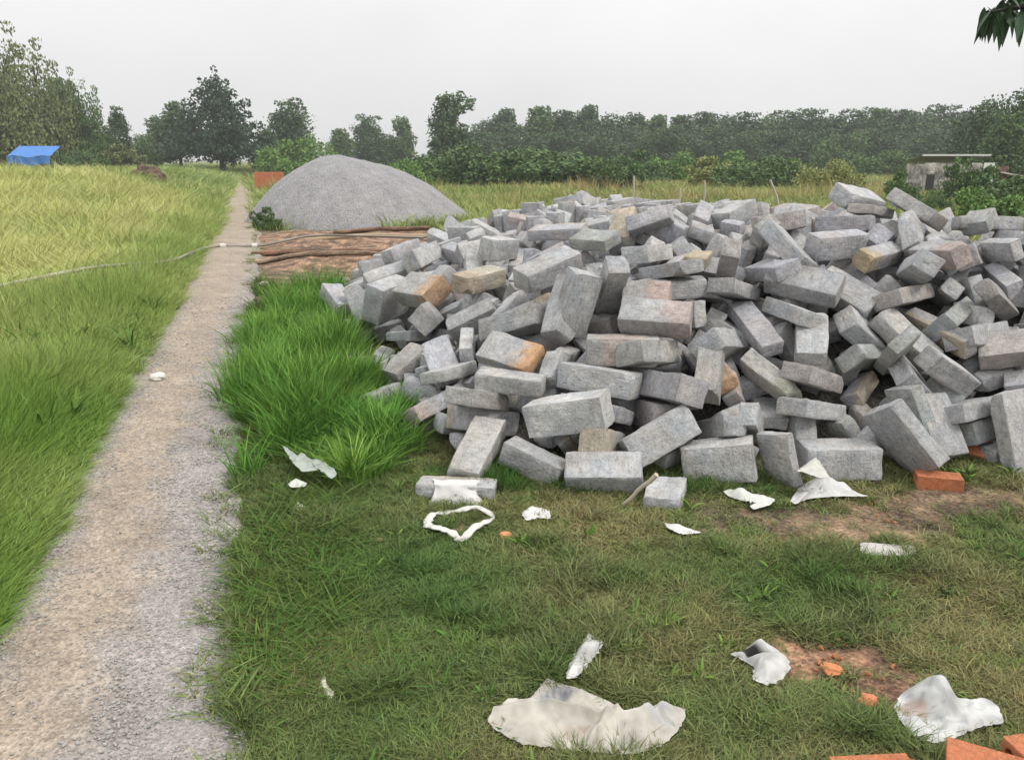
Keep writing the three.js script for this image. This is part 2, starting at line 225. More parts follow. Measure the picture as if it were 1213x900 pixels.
// position, turn (quaternion) and size of every block, in millimetres and thousandths; first the name of a block that is told apart, or its place in the heap
const BLK = [
['B1',-253,36,-3504,-31,-41,-8,999,362,70,143],
['B2',-171,115,-3776,-558,-71,-115,819,161,419,115],
['B3',110,83,-3710,14,-243,-134,961,327,120,128],
['B4',281,295,-3833,-31,-169,103,980,395,164,205],
['B6',-179,295,-4084,-96,486,-134,858,378,90,171],
['B8',-156,153,-4154,-188,-385,21,903,176,131,366],
['B9',-435,174,-4350,-236,381,188,874,385,96,171],
['B10',448,135,-3810,-192,-167,1,967,157,145,351],
['B11',718,197,-3755,-191,98,249,944,367,166,130],
['B12',432,80,-3577,217,-41,26,975,359,129,171],
['B13',696,31,-3436,34,-157,17,987,163,83,234],
['B14',999,102,-3694,-30,-150,86,984,336,181,171],
['B15',1274,129,-3652,36,-503,140,852,197,259,52],
['B15b',1207,217,-3898,460,-175,99,865,92,364,121],
['B16',1040,197,-3889,-154,-610,141,764,353,101,121],
['B17',1023,456,-4083,305,-153,96,935,125,126,366],
['B19',1369,199,-4156,26,-39,-57,997,137,69,338],
['B20',1548,258,-4020,-107,312,-95,939,377,89,171],
['B22',1587,392,-4147,-75,333,-157,927,370,92,171],
['B23',1609,74,-3784,-41,-40,16,998,352,158,230],
['B24',1913,194,-3756,18,-540,358,761,242,361,81],
['B25',2144,209,-3898,-290,147,42,945,203,329,81],
['B26',2028,262,-3941,2,-559,203,804,186,281,81],
['B27',2337,258,-3998,-188,291,52,937,364,95,171],
['B28',2313,109,-4063,-174,257,76,948,174,121,366],
['B29',2512,190,-3844,-177,171,34,969,193,418,81],
['B30',-10,468,-4377,-421,-207,-189,863,338,199,74],
['B31',-7,367,-4156,16,-124,-25,992,362,95,159],
['B33',453,394,-4095,-90,-244,-33,965,413,135,163],
['B34',588,524,-4221,-19,-67,2,998,380,147,167],
['B35',713,517,-4173,-187,413,-24,891,376,121,171],
['B36',773,683,-4308,309,-143,34,940,379,122,171],
['B37',753,754,-4498,359,-122,57,924,259,122,171],
['B38',1029,639,-4645,-93,65,37,993,77,148,349],
['B39',912,784,-4683,18,-37,38,998,404,104,173],
['B40',923,881,-4743,-31,-507,107,855,387,78,171],
['B41',1149,909,-5040,15,-167,-45,985,130,70,357],
['B42',1265,922,-4777,464,-143,19,874,108,368,121],
['front',1520,884,-4747,90,-614,147,770,361,87,171,'stone block just left of the long level high block'],
['front',1276,778,-4661,-95,427,-109,893,370,83,171,'stone block just below the pinkish block on end'],
['front',1614,1000,-4805,359,45,442,821,103,172,366,'stone block just above the long level high block'],
['B46',1651,827,-4590,339,-290,29,894,407,117,171],
['B47',1569,674,-4476,-110,-613,-105,775,375,90,171],
['B48',1615,570,-4296,293,-139,48,945,163,100,309],
['B49',1360,594,-4468,189,81,62,977,135,82,446],
['B50',1066,419,-4253,186,109,194,957,142,91,367],
['B51',1112,528,-4304,-352,494,86,790,421,126,171],
['B52',1366,383,-4173,250,222,206,920,99,119,355],
['B53',802,387,-3962,-197,-575,-29,794,407,136,171],
['front',434,260,-4019,-66,414,-171,892,172,77,366,'stone block just below the broken-cornered block'],
['B57',2152,560,-4355,-390,218,240,862,146,371,97],
['B58',2341,589,-4377,-572,-5,237,785,84,411,115],
['B59',2272,435,-4109,203,-1,459,865,115,375,121],
['B60',2431,647,-4447,-341,327,221,853,380,93,171],
['B61',2537,749,-4717,-216,-81,416,880,93,109,361],
['B62',2218,751,-4577,-194,321,67,925,367,89,171],
['front',2310,905,-4625,209,-625,465,592,381,146,121,'stone block just left of the pinkish-ended broad block'],
['B64',2461,972,-4705,151,-611,187,754,350,129,121],
['front',2706,944,-4856,-112,-254,224,934,121,135,365,'stone block just right of the pinkish-ended broad block'],
['rightcrest',2884,992,-4830,128,-668,174,712,292,116,64,'stone block right of the pinkish-ended broad block and above the stubby greenish block'],
['front',2858,826,-4720,64,-105,181,976,93,94,390,'stone block right of the pinkish-ended broad block and right of the stubby greenish block'],
['front',2688,751,-4477,384,-49,384,838,92,385,121,'stone block just right of the stubby greenish block'],
['front',2519,575,-4327,-198,282,29,938,365,114,171,'stone block right of the stubby greenish block and right of the grey slanting beam'],
['rest',2864,620,-4269,-57,-740,102,662,368,85,171],
['front',2623,542,-4191,291,-188,181,920,288,119,171,'stone block just right of the wedged slab'],
['front',2728,361,-4070,-501,-359,-34,787,272,119,171,'stone block just above the slab at the right edge'],
['front',2143,324,-4125,-545,-330,199,745,103,182,366,'stone block just above the greenish wedged slab'],
['front',2022,536,-4169,42,-637,450,625,366,75,171,'stone block just below the pale beige beam'],
['front',1920,454,-4334,-198,-331,310,869,144,97,345,'stone block just left of the pale beige beam'],
['front',1977,545,-4464,-491,-385,189,758,110,176,366,'stone block just below the broad flat slab'],
['B77',1925,752,-4650,-422,98,354,829,179,351,121],
['B78',1935,1011,-4907,117,186,-11,976,368,145,121],
['B79',2206,940,-4920,-203,-362,489,767,108,115,423],
['B80',2136,1103,-5304,-47,-291,19,955,331,100,171],
['B81',2345,1244,-5659,222,267,-133,928,391,110,171],
['rightcrest',2349,1179,-5431,-19,396,-68,915,365,59,171,'stone block just right of the highest block'],
['rest',4119,1040,-8610,241,60,567,786,115,369,171],
['rightcrest',2445,1058,-5040,-459,-354,100,809,102,321,128,'stone block just right of the yellow-brown ended block'],
['rightcrest',2591,1198,-5317,285,75,495,817,91,173,366,'stone block just above the pinkish-ended broad block'],
['front',2531,967,-4836,-653,-241,74,714,67,371,171,'stone block left of the pinkish-ended broad block and above the pink-tinged rounded block'],
['rightcrest',2914,1127,-5157,183,-403,198,875,159,91,165,'stone block right of the pinkish-ended broad block and right of the pink-tinged rounded block'],
['rightcrest',2977,1114,-5190,-70,-749,47,657,171,82,366,'stone block right of the pinkish-ended broad block and right of the yellow-brown ended block'],
['rightcrest',3053,1030,-4957,-141,-763,-117,620,370,70,171,'stone block right of the pinkish-ended broad block and above the grey slanting beam'],
['crest',344,980,-6185,76,-201,48,975,421,85,198,'stone block just above the slantwise long block'],
['front',555,982,-5518,157,-367,59,915,305,84,182,'stone block just right of the slantwise long block'],
['front',214,868,-5505,-164,480,181,843,366,77,171,'stone block above the slantwise long block and above the streaked plank-like slab'],
['C4',217,861,-4921,143,281,111,942,403,131,171],
['C5',361,727,-4509,66,187,-124,972,178,365,121],
['C6',303,680,-4557,-338,-385,-23,858,126,379,171],
['C7',562,809,-4603,374,70,-38,924,124,390,121],
['flank',-95,881,-5968,76,481,-70,871,362,156,121,'stone block just above the rounded yellowish block'],
['C10',-225,708,-5580,74,381,24,921,367,121,171],
['C11',-687,542,-6162,95,347,289,887,241,158,406],
['flank',-995,430,-6459,144,522,-27,840,424,292,171,'stone block just left of the orange-hollowed block'],
['C13',-610,403,-5753,-50,1,390,919,149,181,366],
['flank',-250,481,-5246,-445,-107,201,866,334,120,171,'stone block just below the rounded yellowish block'],
['C15',16,573,-4698,-207,-301,120,923,414,128,171],
['flank',-273,370,-4877,-651,-29,20,758,84,370,171,'stone block just left of the orange-ended slab'],
['flank',-430,308,-4866,-567,-43,188,801,181,380,121,'stone block just below the wedge-like block'],
['flank',-358,332,-4480,-126,530,29,838,368,70,171,'stone block just above the pale block pointing into grass'],
['flank',-1131,484,-7316,378,262,43,887,410,187,121,'stone block left of the orange-hollowed block and above the wedge-like block'],
['flank',-1614,249,-7487,190,305,-108,927,199,138,366,'stone block left of the orange-hollowed block and left of the wedge-like block'],
['flank',-1245,331,-6649,382,110,271,877,138,173,366,'stone block left of the orange-hollowed block and left of the rounded yellowish block'],
['flank',-756,265,-5811,-68,-442,55,893,365,69,171,'stone block just left of the wedge-like block'],
['flank',-1088,630,-8057,-50,408,132,902,379,138,171,'stone block just above the orange-hollowed block'],
['flank',-805,662,-7370,-146,465,182,854,374,169,171,'stone block above the orange-hollowed block and left of the rounded yellowish block'],
['front',843,940,-5072,-76,457,16,886,369,104,171,'stone block just left of the level pale block'],
['rest',1068,613,-5043,387,-533,-734,-166,182,80,65],
['rest',474,782,-5236,-63,-904,-416,81,174,103,64],
['front',1614,862,-5129,-534,-247,-603,-538,200,120,96,'stone block just right of the pinkish block on end'],
['rightcrest',2942,953,-5366,-588,191,675,403,212,104,95,'stone block above the pinkish-ended broad block and above the pink-tinged rounded block'],
['rest',243,588,-5526,-182,-262,37,-947,246,120,82],
['rest',2213,949,-5366,823,284,438,226,195,91,65],
['crest',2415,1050,-5962,-470,-703,213,-490,246,114,80,'stone block just above the long level crest block'],
['rest',56,620,-5921,-481,-549,616,296,220,127,108],
['front',1340,723,-5000,-481,-436,-265,-713,305,108,87,'stone block below the pinkish block on end and right of the stubby yellowish block'],
['rest',116,614,-4969,-183,831,-525,17,207,80,58],
['front',2175,400,-4332,-80,433,886,146,229,98,69,'stone block above the greenish wedged slab and left of the wedged slab'],
['rest',-68,330,-4679,-930,29,-204,-306,244,128,100],
['rest',3114,656,-4796,488,513,-678,199,172,88,51],
['rest',704,500,-4503,-669,-569,186,440,197,126,92],
['rest',3071,521,-4398,541,756,-311,198,305,112,91],
['rest',81,630,-5576,718,-519,202,418,159,102,99],
['front',2509,55,-3924,-114,703,-698,-70,229,128,96,'stone block just below the slab at the right edge'],
['rest',-169,531,-5943,-393,353,-846,77,166,84,57],
['rest',2624,890,-5476,-348,207,-823,398,222,106,107],
['rightcrest',2328,976,-5220,411,806,86,-417,261,129,135,'stone block just above the yellow-brown ended block'],
['rest',640,714,-5759,-120,269,305,-906,224,131,122],
['rest',1939,883,-5141,-800,-554,-207,98,263,102,81],
['rest',680,787,-4941,-270,760,-556,-200,144,100,59],
['rest',2292,1033,-5878,123,873,-15,472,214,113,78],
['rest',1113,870,-5288,-27,-730,-665,156,179,94,76],
['front',2530,400,-4316,-67,-2,-425,903,164,102,79,'stone block right of the wedged slab and below the grey slanting beam'],
['rest',-754,93,-5643,-76,-201,975,-58,234,114,113],
['rest',2041,747,-5176,-423,757,-421,-266,174,99,74],
['rest',904,652,-4991,560,646,514,72,212,98,93],
['rest',3021,626,-4626,863,431,-260,27,222,117,91],
['rest',3117,730,-5930,528,359,-330,696,257,111,96],
['front',1277,408,-4494,-525,364,73,-766,172,88,60,'stone block just right of the orange-nosed block'],
['rest',3021,452,-4227,-475,530,568,-413,207,116,106],
['rest',-318,109,-4870,-866,-308,393,-18,217,97,76],
['rest',555,397,-4336,-281,-256,-880,285,268,136,110],
['rest',1358,742,-5364,649,-607,246,-387,198,108,66],
['rest',182,744,-5900,-421,798,328,-279,227,103,85],
['rest',-653,93,-5062,255,-150,660,691,174,86,75],
['rest',1535,819,-5660,225,-607,44,761,290,115,90],
['rest',3081,878,-5332,165,391,664,-616,239,136,93],
['front',2087,792,-4870,-463,130,805,347,259,114,88,'stone block just above the broad flat slab'],
['rest',1007,759,-5719,-262,207,936,107,191,97,64],
['rest',-620,116,-5310,14,-18,378,925,230,96,83],
['rest',-803,80,-5844,552,-674,-291,-395,171,92,61],
['rest',1780,817,-5592,231,398,497,-735,232,118,83],
['flank',-441,57,-4515,9,854,14,-519,299,108,115,'stone block just below the pale block pointing into grass'],
['rest',1775,810,-4862,-985,-169,-16,-44,204,121,105],
['rest',3113,803,-5022,-912,179,-326,173,250,129,90],
['rest',2440,914,-5930,-314,580,661,-358,235,112,83],
['rest',-197,104,-4416,794,340,401,-305,224,99,74],
['rest',3184,380,-4253,-591,-693,19,413,248,87,83],
['front',2175,753,-4730,76,-76,-912,396,178,115,105,'stone block just left of the pink-tinged rounded block'],
['rest',3284,809,-5880,155,22,-276,-948,264,139,87],
['front',2197,837,-5114,686,16,-720,-105,238,119,86,'stone block just below the yellow-brown ended block'],
['rest',2565,793,-5164,81,958,-261,-88,149,85,88],
['rest',-191,184,-4660,-326,582,704,244,268,116,96],
['front',434,477,-4552,-689,361,-491,-392,234,91,68,'stone block just left of the pink-flecked broad block'],
['rest',1823,979,-5983,286,564,-741,-225,289,155,92],
['rest',3198,486,-4305,828,174,99,-523,171,110,75],
['rest',849,797,-4952,-903,-207,-376,10,171,127,81],
['rest',1375,923,-5950,104,-802,-544,225,194,102,102],
['front',3100,820,-4841,-650,471,-567,181,173,103,86,'stone block right of the pinkish-ended broad block and right of the grey slanting beam'],
['rest',7,504,-5370,-4,291,30,-956,239,115,72],
['front',1653,717,-4758,578,177,475,-640,234,124,100,'stone block just below the long level high block'],
['rest',-617,108,-5809,-50,-714,-555,423,251,103,82],
['front',1457,388,-4441,-30,-40,988,148,199,76,68,'stone block just above the greenish-ended long block'],
['front',1746,385,-4476,-732,182,-604,257,229,89,87,'stone block just right of the stubby pinkish block'],
['rest',2051,880,-5660,-830,375,-59,-408,267,140,89],
['front',514,565,-4667,183,-281,177,925,193,127,100,'stone block just above the pink-flecked broad block'],
['flank',-133,491,-5465,193,-75,-656,725,203,101,84],
['rest',2982,839,-5136,-583,-716,-293,-248,181,116,91],
['rest',2429,296,-4285,405,298,-853,-142,184,96,55],
['rest',3251,239,-3954,701,-15,-197,-685,183,109,70],
['rest',849,707,-5721,629,-320,116,-699,195,104,97],
['front',840,392,-4387,-434,-280,-32,856,208,104,83,'stone block just above the round-ended broad block'],
['front',1798,896,-5081,-787,428,122,-427,243,126,103,'stone block above the long level high block and left of the long level crest block'],
['rest',2537,913,-5078,-437,75,260,858,220,123,109],
['rest',1315,743,-5864,70,-522,-848,61,195,131,112],
['front',1430,638,-4807,-955,154,-178,-179,215,124,75,'stone block just above the lilac-topped block'],
['rest',215,735,-5330,499,158,-588,617,199,88,80],
['front',966,538,-4628,226,741,-630,54,177,91,83,'stone block just below the narrow pale end'],
['rest',2022,998,-5646,113,347,-920,-140,203,86,63],
['front',1741,129,-4028,-413,-753,-448,-247,186,122,89,'stone block just above the long foot block'],
['flank',-958,79,-5904,535,416,607,-416,255,131,94,'stone block left of the wedge-like block and above the pale block pointing into grass'],
['rest',-440,64,-4630,-57,-950,-29,-307,232,97,108],
['front',1999,116,-3941,75,-671,-603,426,234,112,77,'stone block just below the wide smooth slab'],
['rest',2470,899,-5444,-593,-733,-111,314,192,96,87],
['rest',1089,709,-5901,140,-428,73,890,318,140,77],
['rest',2921,963,-5558,-360,-624,672,-175,153,104,70],
['front',6,635,-5360,15,-431,689,-582,182,80,80,'stone block just above the long block behind the orange-ended slab'],
['rest',-357,421,-5585,-810,52,26,583,194,106,77],
['rest',3296,125,-3964,362,-254,656,611,192,100,58],
['rest',2971,860,-5516,570,-44,821,-4,231,89,89],
['rest',266,772,-5604,181,687,-500,-496,235,108,112],
['rest',-417,193,-5657,583,336,-75,-736,223,103,87],
['rest',1961,789,-4827,-216,452,791,352,179,75,70],
['rest',2163,72,-3954,-696,-26,25,717,176,97,78],
['rest',2434,820,-5275,-488,534,442,530,174,82,85],
['rest',318,558,-5042,-692,-363,-557,283,212,94,69],
['rest',2528,997,-5806,-591,-622,-501,112,205,99,69],
['rest',2054,810,-5840,-68,776,-613,133,223,111,73],
['rest',566,646,-5303,528,-215,669,477,235,94,75],
['rest',2385,776,-4920,346,421,-120,830,260,91,75],
['front',866,474,-4456,-390,54,-192,899,230,117,78,'stone block just below the long thin level block'],
['rest',2684,1023,-5752,392,-510,-750,154,200,97,100],
['front',530,741,-4991,101,871,-326,-352,316,144,120,'stone block just above the streaked plank-like slab'],
['front',1168,325,-4189,-576,-30,-707,410,184,102,93,'stone block just below the orange-nosed block'],
['front',722,358,-4311,231,-250,-925,-166,196,103,87,'stone block just left of the round-ended broad block'],
['rest',264,713,-5148,88,-962,-155,208,234,119,109],
['front',2643,760,-4613,456,-482,-373,649,209,94,87,'stone block just above the stubby greenish block'],
['rest',2841,846,-5841,776,522,-185,304,226,98,73],
['front',1494,184,-3992,698,685,-183,103,241,118,97,'stone block just below the short level block'],
['rest',1399,917,-5638,823,103,553,80,201,82,63],
['rest',-650,251,-5938,-416,-522,-648,368,170,94,71],
['rest',1997,651,-4782,-527,162,689,470,252,122,82],
['rest',2600,984,-5199,642,432,400,-492,231,118,85],
['rest',319,662,-5382,371,357,-749,418,194,102,78],
['rest',885,874,-5748,258,100,852,-445,208,128,72],
['rest',2000,1001,-5840,-193,-826,-468,-249,289,120,110],
['rest',82,292,-4555,104,-625,-712,303,272,137,100],
['rest',2902,239,-3981,-520,-351,464,626,296,114,94],
['rest',2149,894,-5524,737,-371,563,47,245,107,92],
['rest',3088,311,-4148,56,776,463,-424,219,94,97],
['rest',-23,195,-4428,324,-354,-859,180,168,82,51],
['rest',2487,984,-5613,148,-583,-710,-365,187,98,59],
['front',1271,647,-4831,-284,584,331,685,144,77,65,'stone block just right of the narrow pale end'],
['flank',-530,146,-4971,545,744,266,280,205,115,83,'stone block above the pale block pointing into grass and below the wedge-like block'],
['rest',3194,901,-5963,776,90,427,456,209,120,83],
['rest',1850,848,-5335,-463,-606,646,-28,174,129,92],
['front',1862,175,-4092,3,745,81,662,196,124,89,'stone block just right of the short level block'],
['rest',2995,913,-5695,-182,952,55,-240,291,126,82],
['front',1131,530,-4612,394,-345,807,-271,272,118,104,'stone block right of the narrow pale end and below the level pale block'],
['rest',1020,748,-5424,667,-15,119,736,236,104,90],
['flank',-334,466,-5874,893,259,296,220,223,116,89,'stone block below the rounded yellowish block and right of the wedge-like block'],
['rest',3327,721,-4758,528,-191,-772,-296,193,98,80],
['front',879,870,-5349,226,-703,466,-487,288,119,106,'stone block just left of the stubby yellowish block'],
['front',1678,929,-5322,-576,279,734,-229,226,114,81,'stone block right of the pinkish block on end and right of the stubby yellowish block'],
['rest',-209,205,-4893,-37,654,-712,254,157,89,67],
['front',1688,326,-4395,-751,-480,244,-383,168,95,81,'stone block just below the stubby pinkish block'],
['rest',1151,81,-3966,-726,-172,-424,513,215,110,91],
['rest',3329,838,-5388,460,-857,-171,161,277,117,133],
['rest',-195,343,-5196,-363,445,-799,-176,277,129,104],
['rest',970,783,-4844,-366,-771,-514,-83,250,111,81],
['rest',-51,411,-4496,1,-215,249,-944,240,112,72],
['flank',-43,594,-5784,275,721,-583,-253,228,95,112,'stone block just right of the rounded yellowish block'],
['front',585,749,-5444,-566,-173,-806,-12,264,157,102,'stone block above the streaked plank-like slab and right of the slantwise long block'],
['flank',-308,90,-4250,621,96,-362,689,236,111,95,'stone block just right of the pale block pointing into grass'],
['rest',2748,527,-4564,520,-65,-121,-843,246,136,83],
['rest',704,744,-4760,-866,257,143,-405,214,84,69],
['rest',1086,663,-5235,-952,131,226,161,145,84,62],
['front',278,108,-3899,-537,-537,-641,-111,159,79,72,'stone block just below the large jutting pale block'],
['rest',593,624,-4897,-256,-492,742,-376,260,124,100],
['rest',3083,899,-5873,-149,21,771,-618,220,137,106],
['rest',815,612,-4661,321,304,-578,686,245,119,121],
['rest',1032,872,-5596,-389,391,-829,-89,239,132,107],
['rest',2773,308,-4268,77,-282,-950,-109,155,123,102],
['rest',2264,1026,-5522,603,519,-9,605,232,102,85],
['rest',1373,779,-5632,-69,-710,-648,-267,281,121,65],
['rest',2682,921,-5297,-609,82,269,-741,212,104,98],
['rest',166,521,-4977,563,-143,561,589,270,128,90],
['rest',746,736,-5528,-208,88,681,-697,136,94,80],
['rest',1063,390,-4456,-59,887,-453,-66,132,83,57],
['front',1301,296,-4309,133,-976,-124,121,245,116,87,'stone block just left of the greenish-ended long block'],
['front',1138,744,-4807,-974,66,-19,-215,228,85,71,'stone block just above the narrow pale end'],
['rest',2763,861,-5493,-788,24,-561,-253,175,80,62],
['rest',912,752,-5124,-973,9,-14,231,163,115,63],
['front',-3,583,-5100,-103,483,266,828,294,120,119,'stone block above the long block behind the orange-ended slab and above the orange-ended slab'],
['rest',2025,1002,-5434,120,58,-711,-691,257,102,59],
['front',221,634,-4815,233,-107,-812,-524,178,105,99,'stone block just below the slantwise long block'],
['rest',976,787,-5953,368,-82,924,63,185,106,69],
['rest',2622,878,-5921,48,-547,211,809,203,121,119],
['flank',-263,76,-4041,-88,-781,139,603,172,95,84,'stone block just left of the broad leaning slab'],
['flank',-228,177,-4522,-472,-686,403,380,228,96,68,'stone block just above the small square end'],
['crest',1248,905,-5820,-30,-274,-310,910,213,142,100,'stone block just above the stubby yellowish block'],
['rest',203,646,-5865,-324,-599,713,168,257,103,79],
['rest',-197,563,-5758,-378,544,-326,675,187,95,79],
['rest',708,689,-5389,-62,-957,-236,158,188,90,64],
['rest',2230,829,-5256,-324,667,-526,-417,322,145,87],
['rest',2017,835,-5364,0,257,-261,-931,248,129,91],
['rest',3280,756,-5565,-667,-710,108,201,259,101,98],
['rightcrest',2442,1033,-5361,906,246,-122,322,190,124,94,'stone block above the yellow-brown ended block and right of the long level crest block'],
['front',347,170,-4038,252,108,-807,-523,214,110,89,'stone block below the large jutting pale block and above the long low bedded block'],
['rest',2208,722,-4975,-448,424,-175,-768,198,87,96],
['rest',2798,514,-4329,-214,-490,-821,-203,232,113,89],
['rest',359,696,-5484,-69,382,-44,-921,188,80,69],
['rest',1146,679,-5430,667,21,118,736,270,134,78],
['rest',1706,721,-4983,347,-845,-188,362,262,113,90],
['front',735,229,-4012,-42,783,-59,618,308,147,121,'stone block just above the big tilted pale block'],
['rest',368,265,-4258,845,-190,417,-275,258,114,77],
['rest',497,826,-5915,-939,15,-31,-343,313,104,103],
['rest',1493,762,-5320,-23,-215,-845,-489,129,107,85],
['front',1135,884,-5404,-877,438,75,-182,236,128,108,'stone block left of the stubby yellowish block and above the level pale block'],
['front',1322,895,-5300,88,-312,761,-561,282,127,110,'stone block just above the pinkish block on end'],
['rest',2772,73,-3841,-41,-953,-13,-298,267,123,104],
['rest',1979,689,-5008,261,83,952,-135,174,88,63],
['rest',3270,684,-5241,7,-759,620,198,245,126,128],
['front',1892,293,-4263,-85,-732,-513,440,257,111,81,'stone block right of the stubby pinkish block and right of the short level block'],
['rest',2245,880,-5883,728,564,-56,-385,184,96,80],
['rest',797,862,-5949,156,529,-335,764,333,106,112],
['rest',1804,758,-5200,254,-493,722,414,201,106,77],
['rest',2965,93,-3877,-203,-628,-742,118,200,132,84],
['front',1529,605,-4610,-900,-382,210,-20,300,129,87,'stone block just right of the lilac-topped block'],
['front',800,85,-3838,-101,-337,20,-936,200,82,88,'stone block just below the big tilted pale block'],
['rest',520,773,-4812,-394,317,836,-214,288,132,109],
['rest',2865,352,-4160,-75,-129,123,981,222,130,62],
['rest',1530,839,-4975,679,366,-159,-616,179,91,60],
['rest',1706,545,-4612,898,-92,15,-429,164,110,75],
['rest',1495,905,-5296,192,-592,-668,409,197,113,67],
['front',2575,375,-4200,81,108,103,985,212,92,86,'stone block just above the bridging block'],
['rest',2671,979,-5634,458,-868,77,-173,183,73,79],
['flank',-462,305,-5367,-248,919,290,-103,128,94,78,'stone block just right of the wedge-like block'],
['crest',639,786,-5608,23,-921,-198,336,265,125,76,'stone block above the streaked plank-like slab and above the long thin level block'],
['rest',942,690,-5317,451,-130,54,-881,169,108,107],
['rest',2931,504,-4481,46,411,-680,-605,160,102,71],
['rest',2314,523,-4505,-508,-582,104,626,177,102,91],
['rest',1174,896,-5716,606,-148,421,-658,191,95,68],
['front',302,431,-4439,-583,63,-800,-131,261,103,97,'stone block just left of the broken-cornered block'],
['front',1450,848,-5163,-628,666,389,-102,292,115,65,'stone block right of the pinkish block on end and right of the level pale block'],
['rest',393,714,-5775,-610,136,621,472,233,117,92],
['rest',3185,96,-3840,-691,-531,151,-467,207,89,86],
['rest',2609,182,-4007,42,624,47,779,201,132,106],
['rest',-281,316,-5370,-682,325,-622,-205,271,94,80],
['flank',-537,111,-4805,199,-40,-963,-178,287,120,102,'stone block above the pale block pointing into grass and left of the small square end'],
['rest',3286,777,-5088,721,-225,-571,-321,163,81,53],
['rest',676,318,-4199,104,-315,398,-855,176,103,75],
['front',1776,704,-4640,-348,72,706,-613,168,101,77,'stone block below the long level high block and above the block facing the viewer'],
['rest',1669,848,-5677,41,612,-36,-789,138,77,52],
['rest',3083,704,-4555,-451,401,-765,-224,213,94,53],
['front',549,264,-4193,517,356,267,-731,231,139,125,'stone block just right of the broken-cornered block'],
['rest',304,499,-4889,-332,664,635,213,172,84,61],
['rest',2873,775,-5376,-900,93,-135,403,277,103,66],
['front',2610,830,-4793,-107,-493,-778,376,142,96,71,'stone block just below the pinkish-ended broad block'],
['front',1232,837,-5153,-903,71,-67,419,242,111,128,'stone block just below the stubby yellowish block'],
['rest',499,828,-5754,868,428,-173,181,190,109,101],
['rest',2185,589,-4560,-496,213,-573,617,204,78,75],
['rest',-188,419,-5675,-607,640,-328,-337,190,117,94],
['front',226,411,-4264,-611,-596,84,-514,191,104,92,'stone block just right of the orange-ended slab'],
['rest',469,690,-5526,726,-450,157,-496,279,138,73],
['front',2576,598,-4665,510,209,-808,-208,177,86,68,'stone block above the stubby greenish block and above the grey slanting beam'],
['rest',3298,682,-5703,-538,-475,417,-558,197,101,89],
['rest',902,718,-5573,490,647,-499,-304,212,127,94],
['rest',2029,914,-5975,265,727,580,254,280,134,94],
['rest',2174,463,-4534,-488,-698,486,-194,158,94,65],
['rest',2753,167,-4072,-866,-84,-410,273,192,79,64],
['rest',1915,980,-5555,541,579,-305,527,169,84,70],
['rest',3194,869,-5659,-113,-876,-397,252,207,90,75],
['rest',1514,650,-4919,-228,-607,-762,-6,202,88,75],
['rest',354,543,-4699,412,607,654,185,189,109,66],
['rest',-552,163,-5404,-520,-525,-582,339,272,132,121],
['rest',-449,220,-5906,-690,-155,283,648,202,78,81],
['rest',3257,867,-4777,-222,255,761,554,257,127,97],
['rest',-639,107,-5622,-61,-328,940,-69,214,102,92],
['rest',2639,708,-4827,-85,71,986,125,181,101,79],
['flank',-435,411,-5945,-303,-215,883,-289,281,108,90,'stone block right of the wedge-like block and right of the orange-hollowed block'],
['rest',-809,52,-5420,414,522,-573,477,245,107,76],
['rest',1622,957,-5974,147,742,-554,348,249,122,132],
['rest',3002,785,-5763,-549,786,-269,94,182,90,84],
['front',1556,936,-5466,-808,-508,-288,77,238,125,110,'stone block above the pinkish block on end and right of the stubby yellowish block'],
['rightcrest',2625,1010,-5399,-264,122,-854,430,227,113,77,'stone block above the pinkish-ended broad block and right of the yellow-brown ended block'],
['crest',1569,948,-5870,648,-666,151,-337,276,155,89,'stone block above the pinkish block on end and above the level pale block'],
['rest',2619,889,-5674,-176,582,-674,421,220,109,91],
['rest',683,572,-4779,23,-964,190,-183,214,85,99],
['rest',-659,197,-5462,-381,361,-851,-30,161,92,83],
['rest',839,299,-4258,-177,636,514,548,213,114,89],
['flank',-488,250,-5177,-182,-416,0,-891,234,126,94,'stone block below the wedge-like block and above the pale block pointing into grass'],
['rest',-289,336,-5688,747,347,-564,62,283,135,100],
['rest',176,753,-5736,-893,107,428,-88,188,91,78],
['rest',2376,928,-5602,133,919,152,338,194,86,55],
['rest',-299,207,-5103,484,-554,418,533,262,125,98],
['rest',1779,961,-5505,-549,66,720,419,228,125,98],
['front',182,445,-4663,937,175,237,-187,241,131,80,'stone block right of the orange-ended slab and above the rounded long block'],
['rest',-357,392,-5424,173,-688,60,702,193,104,60],
['rest',2391,1054,-5727,489,558,105,662,206,107,66],
['rest',3152,754,-5694,-343,-724,45,-597,197,122,85],
['rest',3063,785,-5298,-758,-482,21,440,239,90,71],
['rest',1039,67,-3852,-629,-99,-137,759,234,141,90],
['front',2796,784,-5088,86,-970,-115,-198,250,119,75,'stone block right of the pinkish-ended broad block and right of the pale beige beam'],
['front',151,236,-4265,-213,514,823,-117,237,102,95,'stone block just right of the rounded long block'],
['rest',-329,302,-5003,680,274,330,594,195,87,76],
['rest',354,677,-4728,256,-325,-905,-94,170,86,67],
['rest',-159,351,-5427,830,133,425,335,199,89,77],
['rest',600,669,-5929,-749,-285,476,-362,230,125,81],
['rest',435,783,-5366,302,633,-633,-326,146,80,65],
['rest',1513,318,-4315,-403,-490,-368,-680,202,95,75],
['rest',-77,363,-4863,863,408,137,265,194,129,94],
['rest',3187,542,-4546,78,771,496,391,275,98,95],
['rest',913,667,-5909,-454,-456,493,-585,211,113,80],
['rest',1671,758,-5408,-665,-365,48,-649,233,136,67],
['rest',316,555,-5221,396,-629,-660,-110,207,102,81],
['rest',2930,936,-5923,956,125,-263,39,287,96,93],
